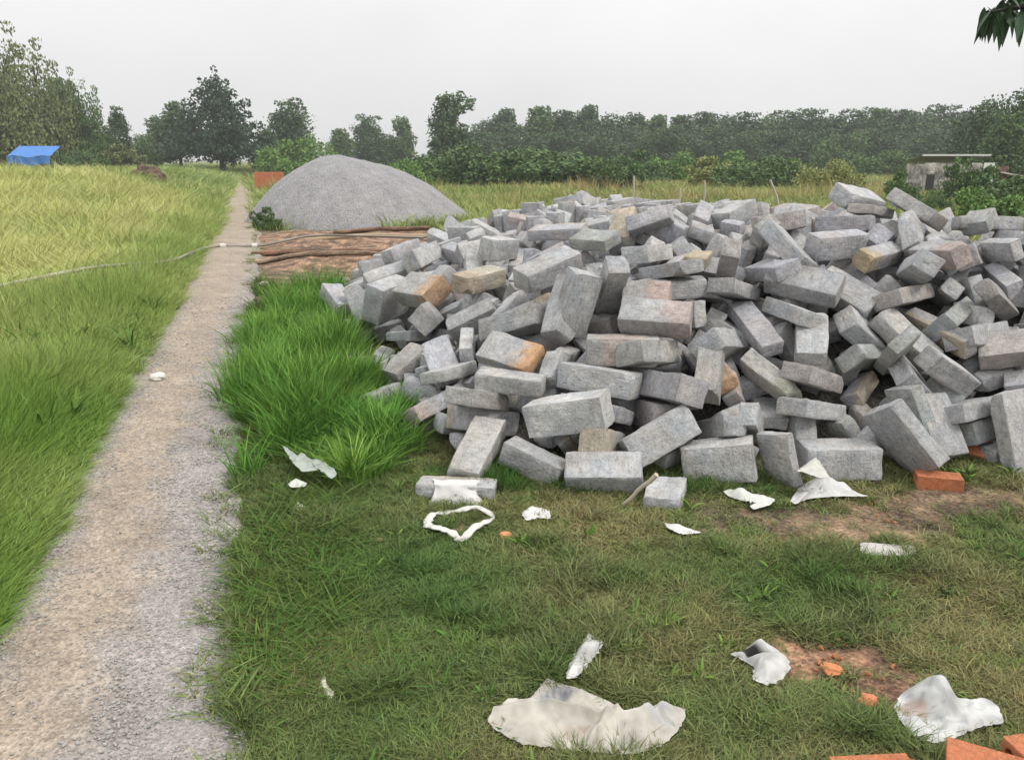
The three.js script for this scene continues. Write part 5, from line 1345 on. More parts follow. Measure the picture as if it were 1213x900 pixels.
{ // dense tall green grass at the left foot of the heap
  const r = rng(202), geos = [tuftGeo(11, 20, 0.08, 0.36, 0.0085, 0.55, 0.1, 4), tuftGeo(12, 16, 0.1, 0.3, 0.011, 0.85, 0.14, 4)], lists = [[], []];
  for (let i = 0; i < 9000; i++) { const d = 3.4 * Math.exp(r() * Math.log(10 / 3.4)), x = -2.7 + r() * 2.6; if (!lushAt(x, d)) continue; const e = 0.45 + 0.95 * ss(-0.35, 0.35, fbm(x * 1.9, d * 1.9, 6)), v = clamp(0.5 + fbm(x * 2, d * 2, 8)); const c = mixc([0.07, 0.21, 0.03], [0.17, 0.3, 0.055], v), k = 0.8 + 0.4 * r(); const dx = interp(d, [3.5, 4.5, 9], [0.75, 0.95, 1]); lists[r() < 0.6 ? 0 : 1].push([x, groundH(x, d) - 0.01, -d, r() * 6.3, 1, e * dx * (0.75 + 0.5 * r()), 1, C(c[0] * k, c[1] * k, c[2] * k), (r() - 0.5) * 0.25, (r() - 0.5) * 0.25]); }
  // thin fringe round it and along the path's right edge
  for (let i = 0; i < 2600; i++) { const d = 2 * Math.exp(r() * Math.log(12 / 2)), x = pathR(d) + 0.07 + Math.abs(r() - r()) * 0.55; if (N3(x * 2, d * 1.2, 4) < -0.1) continue; if (d > 10.2) continue; const c = mixc([0.05, 0.13, 0.02], [0.11, 0.15, 0.035], r()); lists[1].push([x, groundH(x, d) - 0.01, -d, r() * 6.3, 0.8, interp(d, [2, 4, 6], [0.22, 0.35, 0.6]) * (0.5 + 0.7 * r()), 0.8, C(...c), (r() - 0.5) * 0.5, (r() - 0.5) * 0.5]); }
  for (let i = 0; i < 1500; i++) { const d = 1.6 * Math.exp(r() * Math.log(20 / 1.6)), left = r() < 0.8, x = left ? pathL(d) + 0.1 - r() * r() * 0.25 : pathR(d) - 0.1 + r() * r() * 0.25; if (N3(x * 3, d * 2.3, 14) < 0.0) continue; const c = mixc([0.09, 0.18, 0.03], [0.2, 0.23, 0.07], r()); lists[1].push([x, groundH(x, d) + 0.02, -d, r() * 6.3, 0.55, interp(d, [2, 6, 20], [0.16, 0.3, 0.7]) * (0.4 + 0.9 * r()), 0.55, C(...c), (r() - 0.5) * 0.6, (r() - 0.5) * 0.6]); }
  grassStuff('lush_grass', geos, lists);
}
{ // tall meadow grass left of the path
  const r = rng(303), geos = [tuftGeo(21, 22, 0.09, 0.42, 0.006, 0.3, 0.1, 4), tuftGeo(22, 20, 0.1, 0.36, 0.006, 0.5, 0.25, 4), tuftGeo(23, 16, 0.12, 0.5, 0.0045, 0.45, 0.3, 4), tuftGeo(24, 9, 0.1, 0.62, 0.008, 0.5, 0.5, 5)], lists = [[], [], [], []];
  for (let i = 0; i < 60000; i++) {
    const d = 1.7 * Math.exp(r() * Math.log(26 / 1.7)), w = 0.68 * d + 1.2, L = pathL(d), x = L + 0.03 - r() * Math.max(0.6, w + L); if (x < -w) continue;
    const lat = L - x, edge = ss(0, 0.45, lat);
    const v = clamp(0.5 + 0.9 * fbm(x * 0.5, d * 0.35, 4, 3) + 0.35 * ss(4, 12, d) - 0.35 * (1 - ss(0.3, 1.4, lat))), pl = N3(x * 0.6, d * 0.4, 9);
    if (N3(x * 1.3, d * 1.1, 14) < -0.45 && d > 8) continue;
    let c = mixc([0.18, 0.32, 0.06], [0.5, 0.53, 0.22], v); const k = 0.8 + 0.4 * r();
    const sy = (0.45 + 0.55 * edge) * (0.75 + 0.5 * r()) * (0.9 + 0.6 * pl) * interp(d, [2, 4, 10, 26], [0.62, 0.8, 0.95, 1.2]), sx = interp(d, [2, 8, 26], [0.9, 1.2, 2.6]);
    lists[r() < 0.16 * ss(0.35, 0.7, v) * ss(0.3, 1, lat) ? 3 : v > 0.62 ? (r() < 0.6 ? 2 : 1) : r() < 0.65 ? 0 : 1].push([x, groundH(x, d) - 0.01, -d, r() * 6.3, sx, sy, sx, C(c[0] * k, c[1] * k, c[2] * k), (r() - 0.5) * 0.3, (r() - 0.5) * 0.3]);
  }
  grassStuff('meadow_grass', geos, lists);
}
{ // low broad-leaved weeds
  const r = rng(606), geos = [tuftGeo(51, 9, 0.02, 0.13, 0.03, 1.1, 0.05, 5), tuftGeo(52, 14, 0.03, 0.3, 0.026, 0.8, 0.1, 5)], lists = [[], []];
  for (let i = 0; i < 900; i++) { const d = 1.6 * Math.exp(r() * Math.log(9 / 1.6)), left = r() < 0.45, x = left ? pathL(d) - 0.05 - r() * 2.2 : pathR(d) + 0.05 + r() * (0.6 * d + 0.6 - pathR(d)); if (sdist(x, d) > 0 || soilAt(x, d) > 0.3 || N3(x * 1.4, d * 1.4, 27) < 0.02) continue; const c = mixc([0.07, 0.17, 0.03], [0.16, 0.25, 0.06], r()), big = left || lushAt(x, d), k = big ? 0.7 + 0.6 * r() : 0.35 + 0.4 * r(); lists[big ? 1 : 0].push([x, groundH(x, d) - 0.005, -d, r() * 6.3, k, k, k, C(...c), (r() - 0.5) * 0.3, (r() - 0.5) * 0.3]); }
  grassStuff('weeds', geos, lists);
}
{ // tall pale reeds in drifts across the field
  const r = rng(505), geos = [tuftGeo(41, 34, 0.35, 1.0, 0.026, 0.4, 0.45, 4), tuftGeo(42, 30, 0.4, 0.9, 0.035, 0.7, 0.15, 4)], lists = [[], []];
  for (let i = 0; i < 9000; i++) { const d = 13 * Math.exp(r() * Math.log(95 / 13)), w = 0.7 * d + 3, x = -w + r() * 2 * w; if (x < pathR(d) + 0.8 || sdist(x, d) > -0.6 || Math.hypot(x - HEAP.x, d - HEAP.d) < 3.4 || (d < 19 && x < -1)) continue; const drift = fbm(x * 0.13 + 3, d * 0.3, 12, 3); if (drift < 0.02) continue; const t = clamp(0.5 + 2 * fbm(x * 0.2, d * 0.25, 17, 3)); const c = mixc(mixc([0.16, 0.24, 0.06], [0.42, 0.4, 0.17], t), [0.36, 0.26, 0.15], clamp(2.2 * fbm(x * 0.15 + 20, d * 0.2, 23, 2)) * ss(0, 5, x)), k = 0.8 + 0.4 * r(), s = interp(d, [13, 40, 95], [0.6, 1, 1.8]); lists[t > 0.5 ? 0 : 1].push([x, groundH(x, d) - 0.02, -d, r() * 6.3, s, (0.45 + 0.7 * r()) * (0.7 + 1.2 * drift) * interp(d, [13, 25, 95], [0.6, 0.9, 1.15]), s, C(c[0] * k, c[1] * k, c[2] * k), (r() - 0.5) * 0.3, (r() - 0.5) * 0.3]); }
  grassStuff('field_reeds', geos, lists);
}
{ // rough field behind the heaps: yellow, tan and green bands
  const r = rng(404), geos = [tuftGeo(31, 26, 0.3, 0.6, 0.03, 0.6, 0.2), tuftGeo(32, 24, 0.32, 0.75, 0.022, 0.7, 0.55)], lists = [[], []];
  for (let i = 0; i < 42000; i++) {
    const d = 9 * Math.exp(r() * Math.log(110 / 9)), w = 0.7 * d + 3, x = -w + r() * 2 * w;
    if (x < pathL(d) && d < 24) continue; if (x > pathL(d) - 0.2 && x < pathR(d) + 0.2) continue; if (sdist(x, d) > -0.3) continue;
    if (d < 18.2 && x < -1.1 && d > 10.4) continue; if (d < 12 && x < 0) continue; if (Math.hypot(x - HEAP.x, d - HEAP.d) < 3.1) continue;
    const v = clamp(0.5 + 1.1 * fbm(x * 0.09, d * 0.16, 4, 3)), t = clamp(0.2 + 1.3 * fbm(x * 0.11 + 9, d * 0.2, 8, 3)) * ss(-2, 4, x);
    let c = mixc([0.17, 0.27, 0.07], [0.36, 0.42, 0.15], v); c = mixc(c, [0.32, 0.24, 0.13], t * 0.7); const k = 0.75 + 0.5 * r(), s = interp(d, [9, 20, 60, 110], [0.55, 0.9, 1.7, 2.6]);
    lists[v > 0.5 ? 1 : 0].push([x, groundH(x, d) - 0.02, -d, r() * 6.3, s, interp(d, [9, 20, 110], [0.6, 0.75, 1.05]) * (0.5 + 0.6 * r()), s, C(c[0] * k, c[1] * k, c[2] * k), (r() - 0.5) * 0.3, (r() - 0.5) * 0.3]);
  }
  grassStuff('field_grass', geos, lists);
}

// ---------------------------------------------------------------- trees and shrubs
const leafMats = { dark: [0.07, 0.125, 0.052], mid: [0.09, 0.16, 0.055], olive: [0.16, 0.195, 0.085], bright: [0.13, 0.235, 0.06], pine: [0.036, 0.07, 0.042], yellow: [0.24, 0.27, 0.09] };
for (const k in leafMats) leafMats[k] = new THREE.MeshStandardMaterial({ color: C(...leafMats[k]), vertexColors: true, side: THREE.DoubleSide, roughness: 0.8 });
const barkMat = new THREE.MeshStandardMaterial({ color: C(0.12, 0.10, 0.08), map: grainTex, bumpMap: grainBump, bumpScale: 0.02, roughness: 1 });
function limb(a, b, r0, r1, n = 6) { const A = new THREE.Vector3(...a), B = new THREE.Vector3(...b), L = A.distanceTo(B); const g = new THREE.CylinderGeometry(r1, r0, L, 7, n, false); const p = g.attributes.position; for (let i = 0; i < p.count; i++) { const t = p.getY(i) / L + 0.5, w = Math.sin(t * Math.PI) * L * 0.05; p.setX(i, p.getX(i) + w * N3(t * 3 + a[0], b[1], 1)); p.setZ(i, p.getZ(i) + w * N3(t * 3, b[0], 5)); } const q = new THREE.Quaternion().setFromUnitVectors(new THREE.Vector3(0, 1, 0), B.clone().sub(A).normalize()); g.translate(0, L / 2, 0).applyQuaternion(q).translate(...a); g.computeVertexNormals(); return g; }
function leaves(lobes, n, size, seed, droop = 0, aspect = 0.55) { // leaf sprays spread through the lobes, thinner toward the rim
  const r = rng(seed), pos = [], col = []; const vol = lobes.map(l => (l[3] * l[4] * l[5]) ** 0.8), tot = vol.reduce((a, b) => a + b, 0);
  const u = new THREE.Vector3(), v = new THREE.Vector3(), nn = new THREE.Vector3();
  for (let i = 0; i < n; i++) {
    let t = r() * tot, k = 0; while (t > vol[k] && k < lobes.length - 1) t -= vol[k++]; const l = lobes[k];
    nn.set(r() * 2 - 1, r() * 2 - 1, r() * 2 - 1).normalize(); const rad = (0.45 + 0.55 * Math.sqrt(r())) * (1 + 0.55 * N3(nn.x * 2.6 + k * 3.1, nn.y * 2.2, nn.z * 2.2 + seed)); const x = l[0] + nn.x * l[3] * rad, y = l[1] + nn.y * l[4] * rad, z = l[2] + nn.z * l[5] * rad;
    if (l[3] > 0.115 && N3(x * 1.6 / (l[3] + 0.4) + seed, y * 1.6 / (l[3] + 0.4), z * 1.6) < -0.24) continue;
    const s = size * (0.6 + 0.8 * r()); u.set(r() * 2 - 1, r() * 2 - 1 - droop * 3, r() * 2 - 1).normalize(); v.set(r() * 2 - 1, r() * 2 - 1, r() * 2 - 1).cross(u).normalize();
    const c = 0.7 + 0.6 * r(), w = s * aspect, cr = c * (0.9 + 0.25 * r()), cc = [cr, c, c * 0.95];
    const P = (a, b) => [x + u.x * a * s + v.x * b * w, y + u.y * a * s + v.y * b * w, z + u.z * a * s + v.z * b * w];
    const A = P(-0.5, 0), B = P(0.05, 0.5), D = P(0.5, 0), E = P(0.05, -0.5); pos.push(...A, ...B, ...D, ...A, ...D, ...E); for (let q = 0; q < 6; q++) col.push(...cc);
  }
  const g = new THREE.BufferGeometry(); g.setAttribute('position', new THREE.Float32BufferAttribute(pos, 3)); g.setAttribute('color', new THREE.Float32BufferAttribute(col, 3)); g.computeVertexNormals(); return g;
}
// archetypes: unit height 1, scaled when placed
function broad(seed, w, lobesN, low = 0.25) { const r = rng(seed), L = [[0, 0.5, 0, w * 0.55, 0.32, w * 0.55], [0.03, 0.68, 0, w * 0.36, 0.2, w * 0.36], [0, 0.32, 0, w * 0.6, 0.22, w * 0.6]]; lobesN += 8; for (let i = 0; i < lobesN; i++) { const t = i / (lobesN - 1), y = lerp(low, 0.9, t), ww = w * (0.5 + 0.5 * Math.sin(Math.PI * clamp(0.15 + 0.75 * (1 - t) + 0.1 * r()))), a = i * 2.4 + r(), q = ww * (0.15 + 0.5 * r()) * (1 - 0.5 * t); const s = w * (0.2 + 0.24 * r()) * (1 - 0.4 * t); L.push([Math.cos(a) * q, y + 0.05 * (r() - 0.5), Math.sin(a) * q, s, s * (0.62 + 0.25 * r()), s]); } return L; }
function treeGeos(seed, lobes, n, size, droop = 0, trunkTop = 0.6, tr = 0.025) { const parts = [limb([0, -0.03, 0], [0.01, trunkTop, 0.01], tr, tr * 0.4, 5)]; lobes.forEach((l, i) => { if (i % 2 === 0) parts.push(limb([0, Math.min(trunkTop, Math.max(0.12, l[1] - 0.2)), 0], [l[0], l[1], l[2]], tr * 0.4, tr * 0.12, 3)); }); const trunk = mergeGeometries(parts), crown = leaves(lobes, n, size, seed, droop); crown.computeBoundingBox(); const k = 1 / crown.boundingBox.max.y; trunk.scale(k, k, k); crown.scale(k, k, k); return { trunk, crown }; }
function scrub(seed, w, n) { const r = rng(seed * 31), L = [[0, 0.25, 0, w * 0.6, 0.22, w * 0.6]]; for (let i = 0; i < n; i++) { const a = r() * TAU, q = w * Math.sqrt(r()) * 0.85, t = (1 - 0.55 * q / w) * (0.35 + 0.65 * r()), s = w * (0.12 + 0.16 * r()); L.push([Math.cos(a) * q, t * 0.85, Math.sin(a) * q, s, s * (0.7 + 0.8 * r()), s]); } return L; }
const ARCH = {
  roundA: treeGeos(1, broad(1, 0.42, 11), 9500, 0.036), roundB: treeGeos(2, broad(2, 0.5, 12, 0.2), 10000, 0.036), roundC: treeGeos(3, broad(3, 0.36, 10, 0.18), 9000, 0.034),
  wide: treeGeos(4, broad(4, 0.72, 16, 0.22), 12000, 0.04), tall: treeGeos(5, broad(5, 0.26, 12, 0.16), 8000, 0.03),
  ragged: treeGeos(6, (() => { const r = rng(66), L = []; for (let s = 0; s < 9; s++) { const a = s * 2.4, q = 0.05 + 0.2 * r(), top = s === 0 ? 0.97 : 0.5 + 0.42 * r(); for (let k = 0; k < 6; k++) { const t = k / 5, w = 0.045 + 0.11 * (1 - t) * (0.6 + 0.6 * r()); L.push([Math.cos(a) * q * (0.6 + 0.6 * t) + (r() - 0.5) * 0.05, lerp(0.14, top, t) + (r() - 0.5) * 0.04, Math.sin(a) * q * (0.6 + 0.6 * t), w, w * 1.3, w]); } } return L; })(), 22000, 0.024, 0.7, 0.8, 0.018),
  tiers: treeGeos(7, (() => { const r = rng(71), L = [[0, 0.95, 0, 0.035, 0.09, 0.035], [0, 0.8, 0, 0.08, 0.12, 0.08], [0, 0.5, 0, 0.2, 0.25, 0.2], [0, 0.25, 0, 0.3, 0.2, 0.3]]; for (let t = 0; t < 7; t++) { const y = 0.2 + t * 0.105, R = 0.58 * (1 - t / 7.6) ** 0.9; const m = 7 - Math.floor(t / 2); for (let k = 0; k < m; k++) { const a = k / m * TAU + t * 0.7 + r() * 0.4, q = R * (0.75 + 0.35 * r()); L.push([Math.cos(a) * q * 0.62, y + 0.02, Math.sin(a) * q * 0.62, q * 0.42, 0.055, q * 0.42], [Math.cos(a) * q, y + 0.05, Math.sin(a) * q, q * 0.22, 0.045, q * 0.22]); } } return L; })(), 15000, 0.036, 0, 0.8, 0.03),
  bushA: treeGeos(8, scrub(8, 0.75, 16), 6500, 0.065, 0, 0.4, 0.03), bushB: treeGeos(9, scrub(9, 1.0, 20), 7500, 0.065, 0, 0.4, 0.03), bushC: treeGeos(10, scrub(10, 0.62, 13), 6000, 0.065, 0.2, 0.4, 0.03),
};
// a tree whose top and foot appear at these heights when seen from the clearing: x in pixels of the photo at that distance
const F = 965, PITCH = 15.1 * Math.PI / 180;
const xAtD = (px, d) => (px - 606.5) / F * d * 1.0 / Math.cos(PITCH - 0) * 0.9655;
function plant(name, arch, mat, px, topPx, d, wScale, label, category, grp, spin = 0) {
  const x = (px - 606.5) / 999.5 * d, y0 = groundH(x, d), topY = 1.5 + d * (190 - topPx) / 999.5; const H = topY - y0 + 0.02;
  const g = group(name, x, y0 - 0.02, -d, spin); tag(g, label, category, grp); g.scale.set(H * wScale, H, H * wScale);
  const bush = category === 'shrub';
  mesh(bush ? 'stem' : 'trunk', ARCH[arch].trunk, barkMat, g); mesh(bush ? 'foliage' : 'crown', ARCH[arch].crown, leafMats[mat], g); return g;
}
[['ragged', 'olive', 14, 36, 56, 1.15, 'tallest ragged olive tree at the far left edge'], ['ragged', 'olive', 52, 52, 60, 1.0, 'ragged olive tree with a thin top next to the tallest one'], ['ragged', 'olive', -25, 48, 54, 1.2, 'ragged olive tree cut off by the left edge'], ['ragged', 'mid', 104, 86, 62, 0.8, 'slender tree with a bare lower trunk right of the ragged olive trees'], ['roundC', 'mid', 82, 96, 66, 1.1, 'leafy tree filling the gap between the ragged and the slender tree'], ['tall', 'dark', 144, 128, 72, 1.1, 'small round-headed tree just right of the slender tree'],
 ['roundB', 'dark', 128, 150, 70, 1.3, 'low dark tree below the small round-headed tree'], ['wide', 'mid', 172, 158, 80, 1.2, 'low spreading tree between the small round-headed and the tiered tree'], ['roundA', 'dark', 214, 122, 84, 1.0, 'dark tree leaning into the left side of the tiered tree'], ['roundC', 'mid', 190, 138, 86, 1.1, 'smaller tree left of the tiered tree'],
 ['tiers', 'pine', 262, 84, 80, 0.95, 'broad dark conifer with tiered branches and a pointed top'], ['roundB', 'dark', 345, 119, 88, 1.15, 'round-topped dark tree right of the tiered conifer'], ['wide', 'mid', 318, 152, 84, 1.0, 'low green tree between the conifer and the round-topped tree'], ['roundA', 'mid', 404, 153, 100, 1.2, 'low tree above the gravel heap'], ['roundB', 'dark', 438, 137, 104, 1.1, 'dark tree with a peaked top right above the gravel heap'], ['roundC', 'mid', 478, 139, 108, 1.0, 'small tree between the gravel heap and the tall lone tree'], ['wide', 'dark', 462, 158, 108, 1.0, 'low dark tree between the peaked tree and the lone one'],
 ['roundC', 'dark', 535, 111, 78, 1.25, 'tall rounded lone tree standing out above the row'],
 ['wide', 'dark', 1216, 95, 52, 0.95, 'large dark tree at the right edge behind the shed'], ['wide', 'dark', 1160, 116, 58, 0.95, 'big spreading tree whose crown slopes down behind the shed'], ['roundB', 'mid', 1192, 134, 48, 1.2, 'mid green tree directly above the shed roof'],
].forEach((a, i) => plant('broadleaf_tree', a[0], a[1], a[2], a[3], a[4], a[5], a[6], 'tree', null, i * 1.3));
{ const r = rng(55), tops = [[575, 140], [600, 133], [640, 126], [668, 132], [697, 127], [722, 135], [752, 134], [778, 139], [806, 137], [832, 131], [858, 134], [884, 129], [908, 135], [934, 131], [962, 129], [988, 134], [1012, 131], [1038, 126], [1064, 129], [1088, 127], [1112, 126], [1136, 128]];
  tops.forEach(([px, t0], i) => { const t = t0 - 3 + 9 * r(); plant('row_tree', ['roundA', 'roundB', 'roundC', 'wide'][Math.floor(r() * 4)], i % 5 === 2 ? 'mid' : 'dark', px, t, 108 + r() * 14, 1.15 + 0.3 * r(), 'dark green tree in the unbroken row beyond the field', 'tree', 'trees in the unbroken row beyond the field', i * 2.1); });
  for (let i = 0; i < 22; i++) plant('row_tree', ['roundB', 'wide'][i % 2], 'dark', 568 + i * 28 + r() * 8, 150 + r() * 8, 98 + r() * 6, 1.5, 'low dark tree along the foot of the unbroken row', 'tree', 'low trees along the foot of the row', i * 1.7); }
[['bushB', 'bright', 352, 160, 60, 1.0, 'pale green shrub in front of the round-topped tree'], ['bushA', 'mid', 510, 176, 48, 1.3, 'clipped-looking dark shrub below the lone tree'], ['bushB', 'mid', 546, 172, 46, 1.3, 'second dark shrub below the lone tree, nearer the middle'], ['bushA', 'mid', 575, 168, 44, 1.2, 'leafy shrub at the right end of the dark hedge'], ['bushB', 'mid', 640, 172, 46, 1.5, 'fresh green shrub right of the hedge behind the stone heap'], ['bushC', 'mid', 612, 178, 42, 1.5, 'low fresh green shrub behind the left top of the stone heap'], ['bushA', 'mid', 680, 177, 44, 1.6, 'wide green shrub above the middle of the stone heap'], ['bushC', 'mid', 755, 176, 50, 1.0, 'small dark green shrub near the thin posts'], ['bushA', 'bright', 802, 176, 52, 1.0, 'single round green shrub in the field'], ['bushB', 'mid', 905, 183, 40, 1.4, 'low green shrub spreading in the field centre right'], ['bushC', 'bright', 935, 186, 42, 1.0, 'small green shrub beside the spreading one'], ['bushA', 'mid', 1000, 152, 92, 0.8, 'round bush set in front of the dark row'], ['bushB', 'mid', 1050, 176, 70, 1.4, 'grey-green mound shrub left of the shed'],
 ['bushA', 'mid', 1143, 181, 27, 0.72, 'dark shrub growing against the middle of the shed wall'], ['bushC', 'mid', 1076, 200, 26, 0.7, 'shrub left of the shed behind the crest of the heap'], ['bushB', 'mid', 1112, 222, 22, 0.8, 'low dark green shrub below the shed wall'], ['bushA', 'bright', 1172, 216, 18, 1.0, 'pale yellow-green shrub below the shed right part'], ['bushA', 'mid', 1212, 190, 22, 1.0, 'dark shrub cut by the right edge beside the shed'], ['bushC', 'olive', 150, 170, 60, 1.2, 'dull shrub behind the meadow near the blue shelter'], ['bushB', 'mid', 95, 176, 56, 1.2, 'shrub right of the blue shelter'], ['bushC', 'mid', 306, 243, 18.4, 0.9, 'little weed clump at the foot of the gravel heap'], ['bushC', 'yellow', 850, 184, 44, 1.3, 'pale yellow-green shrub in the field left of the low spreading one'], ['bushB', 'yellow', 985, 186, 36, 1.0, 'pale tawny shrub behind the crest of the heap, right of the leaning stick'], ['bushA', 'mid', 724, 184, 38, 1.1, 'low shrub in the field just left of the first thin post'], ['bushC', 'bright', 880, 178, 62, 1.6, 'far fresh green shrub before the foot of the dark row'], ['bushB', 'bright', 480, 186, 40, 0.9, 'low green shrub in the field right of the gravel heap'],
].forEach((a, i) => plant('shrub', a[0], a[1], a[2], a[3], a[4], a[5], a[6], 'shrub', null, i * 1.9));
const gp = (u, v, h = 0) => { const x = (u - 606.5) / F, y = -(v - 450) / F, cy = Math.cos(PITCH), sy = Math.sin(PITCH); const dy = y * cy - sy, dd = y * sy + cy; const t = (1.5 - h) / -dy; return [x * t, dd * t]; };
// ---------------------------------------------------------------- pipes, posts, shelter, shed
const plain = (c, rough = 0.85, extra = {}) => new THREE.MeshStandardMaterial({ color: c, roughness: rough, ...extra });
function tube(pts, rad, seg = 80, rs = 10) { return new THREE.TubeGeometry(new THREE.CatmullRomCurve3(pts.map(p => new THREE.Vector3(...p))), seg, rad, rs, false); }
const pipeMat = plain(C(0.6, 0.55, 0.49), 0.8, { map: grainTex });
{
  const onBank = (u, v) => { let h = 0.5, q; for (let k = 0; k < 8; k++) { q = gp(u, v, h); h = groundH(q[0], q[1]) + 0.3; } return q; };
  const line = [onBank(-70, 350), onBank(20, 331), onBank(110, 314), onBank(190, 302), [-5.1, 14.25], [-4.45, 14.3], [-3.6, 14.75], [-2.6, 14.95], [-1.6, 14.9]];
  const g = group('water_pipe'); tag(g, 'long pale pipe running across the path and along the red earth bank', 'pipe');
  const run = mesh('pipe_run', tube(line.map(([x, d], i) => [x, Math.max(0.06, groundH(x, d) + 0.05) + (i < 3 ? 0.22 : i < 4 ? 0.16 : 0), -d]), 0.022, 140), pipeMat, g);
  for (const [x, d] of [[-5.02, 14.26], [-4.48, 14.3]]) { const c = mesh('pipe_collar', new THREE.CylinderGeometry(0.045, 0.045, 0.09, 16).rotateZ(Math.PI / 2), plain(C(0.6, 0.58, 0.54)), run); c.position.set(x, Math.max(0.06, groundH(x, d) + 0.05), -d); c.rotation.y = 0.1; }
  const b = mesh('bamboo_pole', tube([[-3.9, groundH(-3.9, 15.5) + 0.06, -15.5], [-2.8, groundH(-2.8, 15.9) + 0.08, -15.9], [-1.5, groundH(-1.5, 16) + 0.08, -16]], 0.04, 40), plain(C(0.36, 0.27, 0.18))); tag(b, 'thin brown pole lying on the red earth bank behind the pipe', 'pole');
}
[[[-4.0, 12.1], [-1.9, 12.5], 0.04, [0.46, 0.34, 0.25], 'pale brown pole lying nearest on the red earth bank'], [[-4.2, 13.2], [-1.9, 13.5], 0.05, [0.34, 0.2, 0.14], 'dark reddish pole in the middle of the earth bank'], [[-3.9, 13.9], [-1.8, 13.85], 0.035, [0.52, 0.4, 0.3], 'light pole lying just before the pipe on the earth bank'], [[-3.6, 16.6], [-1.7, 16.9], 0.045, [0.36, 0.22, 0.15], 'reddish pole lying farthest, at the foot of the gravel heap']].forEach(([a, b, rad, c, label]) => { const pts = []; for (let i = 0; i <= 6; i++) { const x = lerp(a[0], b[0], i / 6), d = lerp(a[1], b[1], i / 6); pts.push([x, groundH(x, d) + rad * 0.9, -d]); } tag(mesh('wooden_pole', tube(pts, rad, 40), plain(C(...c), 0.95, { map: grainTex })), label, 'pole'); });
[[750, 14.2, 1.25, 0.02], [838, 14.6, 1.15, -0.02], [806, 15.5, 1.0, 0.03], [958, 11.5, 1.35, -0.32]].forEach(([px, d, h, lean], i) => {
  const x = (px - 606.5) / 999.5 * d; const g = limb([0, -0.1, 0], [0, h, 0], 0.022, 0.016, 6); const m = mesh('fence_post', g, plain(C(0.44, 0.41, 0.34), 0.9)); m.position.set(x, groundH(x, d), -d); m.rotation.z = -lean * 1;
  if (lean < -0.1) m.rotation.z = 0.38;
  tag(m, ['pale thin post behind the left top of the stone heap', 'pale thin post behind the middle of the stone heap', 'shortest thin post between two others behind the heap', 'thin stick leaning to the left behind the heap crest'][i], 'post', 'thin posts behind the stone heap');
});
{ // blue tarpaulin over a cart
  const d = 46, x = (42 - 606.5) / 999.5 * d, y = groundH(x, d), g = group('tarpaulin_shelter', x, y, -d, 0.15); tag(g, 'low shelter under a bright blue tarpaulin at the edge of the meadow', 'shelter');
  const tarp = new THREE.PlaneGeometry(2.15, 1.5, 24, 16), p = tarp.attributes.position; for (let i = 0; i < p.count; i++) { const u = p.getX(i) / 2.15, v = p.getY(i) / 1.5 + 0.5; p.setXYZ(i, p.getX(i) + 0.12 * (v - 0.5), lerp(0.95, 1.5, v) - 0.1 * Math.cos(u * 9) * (1 - v) * 0.5 + 0.03 * N3(u * 9, v * 6), 0.75 - v * 1.4 + 0.05 * N3(u * 6, v * 9, 4)); } tarp.computeVertexNormals();
  const blue = plain(C(0.035, 0.17, 0.5), 0.5, { side: THREE.DoubleSide }); mesh('tarpaulin', tarp, blue, g);
  const fl = new THREE.PlaneGeometry(2.15, 0.42, 24, 5), q = fl.attributes.position; for (let i = 0; i < q.count; i++) { const u = q.getX(i) / 2.15; q.setXYZ(i, q.getX(i) - 0.06, q.getY(i) + 0.72 - 0.05 * Math.cos(u * 9), 0.76 + 0.06 * Math.sin(u * 22) * (0.7 - q.getY(i))); } fl.computeVertexNormals(); mesh('flap', fl, blue, g);
  for (const [a, b, h] of [[-1, 0.7, 0.92], [1, 0.7, 0.92], [-0.95, -0.6, 1.42], [1.05, -0.6, 1.42]]) { const c = mesh('leg', new THREE.CylinderGeometry(0.03, 0.03, h + 0.1, 8), barkMat, g); c.position.set(a, h / 2 - 0.05, b); }
  for (let k = 0; k < 3; k++) { const s = new THREE.SphereGeometry(0.34, 14, 10); s.scale(1, 0.6, 0.7); const m = mesh('stored_sack', s, plain(C(0.5, 0.5, 0.47)), g); m.position.set(-0.6 + k * 0.6, 0.2, 0.35); }
}
{ // stack of orange bricks beside the far end of the path
  const d = 40, x = (317 - 606.5) / 999.5 * d, y = groundH(x, d), g = group('brick_stack', x, y, -d, 0.2); tag(g, 'far stack of orange-red bricks above the gravel heap', 'brick stack');
  const r = rng(8), geos = []; for (let l = 0; l < 12; l++) for (let i = 0; i < 6; i++) for (let j = 0; j < 2; j++) { const b = new THREE.BoxGeometry(0.215, 0.075, 0.21); b.translate(-0.55 + i * 0.222 + (r() - 0.5) * 0.015, 0.04 + l * 0.08, j * 0.22 + (r() - 0.5) * 0.02); geos.push(b); } const m = mesh('bricks', mergeGeometries(geos), plain(C(0.5, 0.17, 0.085)), g); m.userData.kind = 'stuff';
}
{ // brown spoil heap on the rise behind the meadow
  const d = 34, x = (172 - 606.5) / 999.5 * d, gy = groundH(x, d); const g = new THREE.SphereGeometry(1, 40, 20, 0, TAU, 0, Math.PI / 2), p = g.attributes.position; for (let i = 0; i < p.count; i++) { const k = 1 + 0.35 * fbm(p.getX(i) * 2.5, p.getY(i) * 2.5, p.getZ(i) * 2.5); p.setXYZ(i, p.getX(i) * 0.75 * k, p.getY(i) * 0.72 * k - 0.05, p.getZ(i) * 0.6 * k); } g.computeVertexNormals(); const m = mesh('soil_heap', g, plain(C(0.27, 0.19, 0.145), 1, { map: grainTex })); m.position.set(x, gy, -d); tag(m, 'small brown soil heap on the rise behind the meadow', 'soil heap');
}
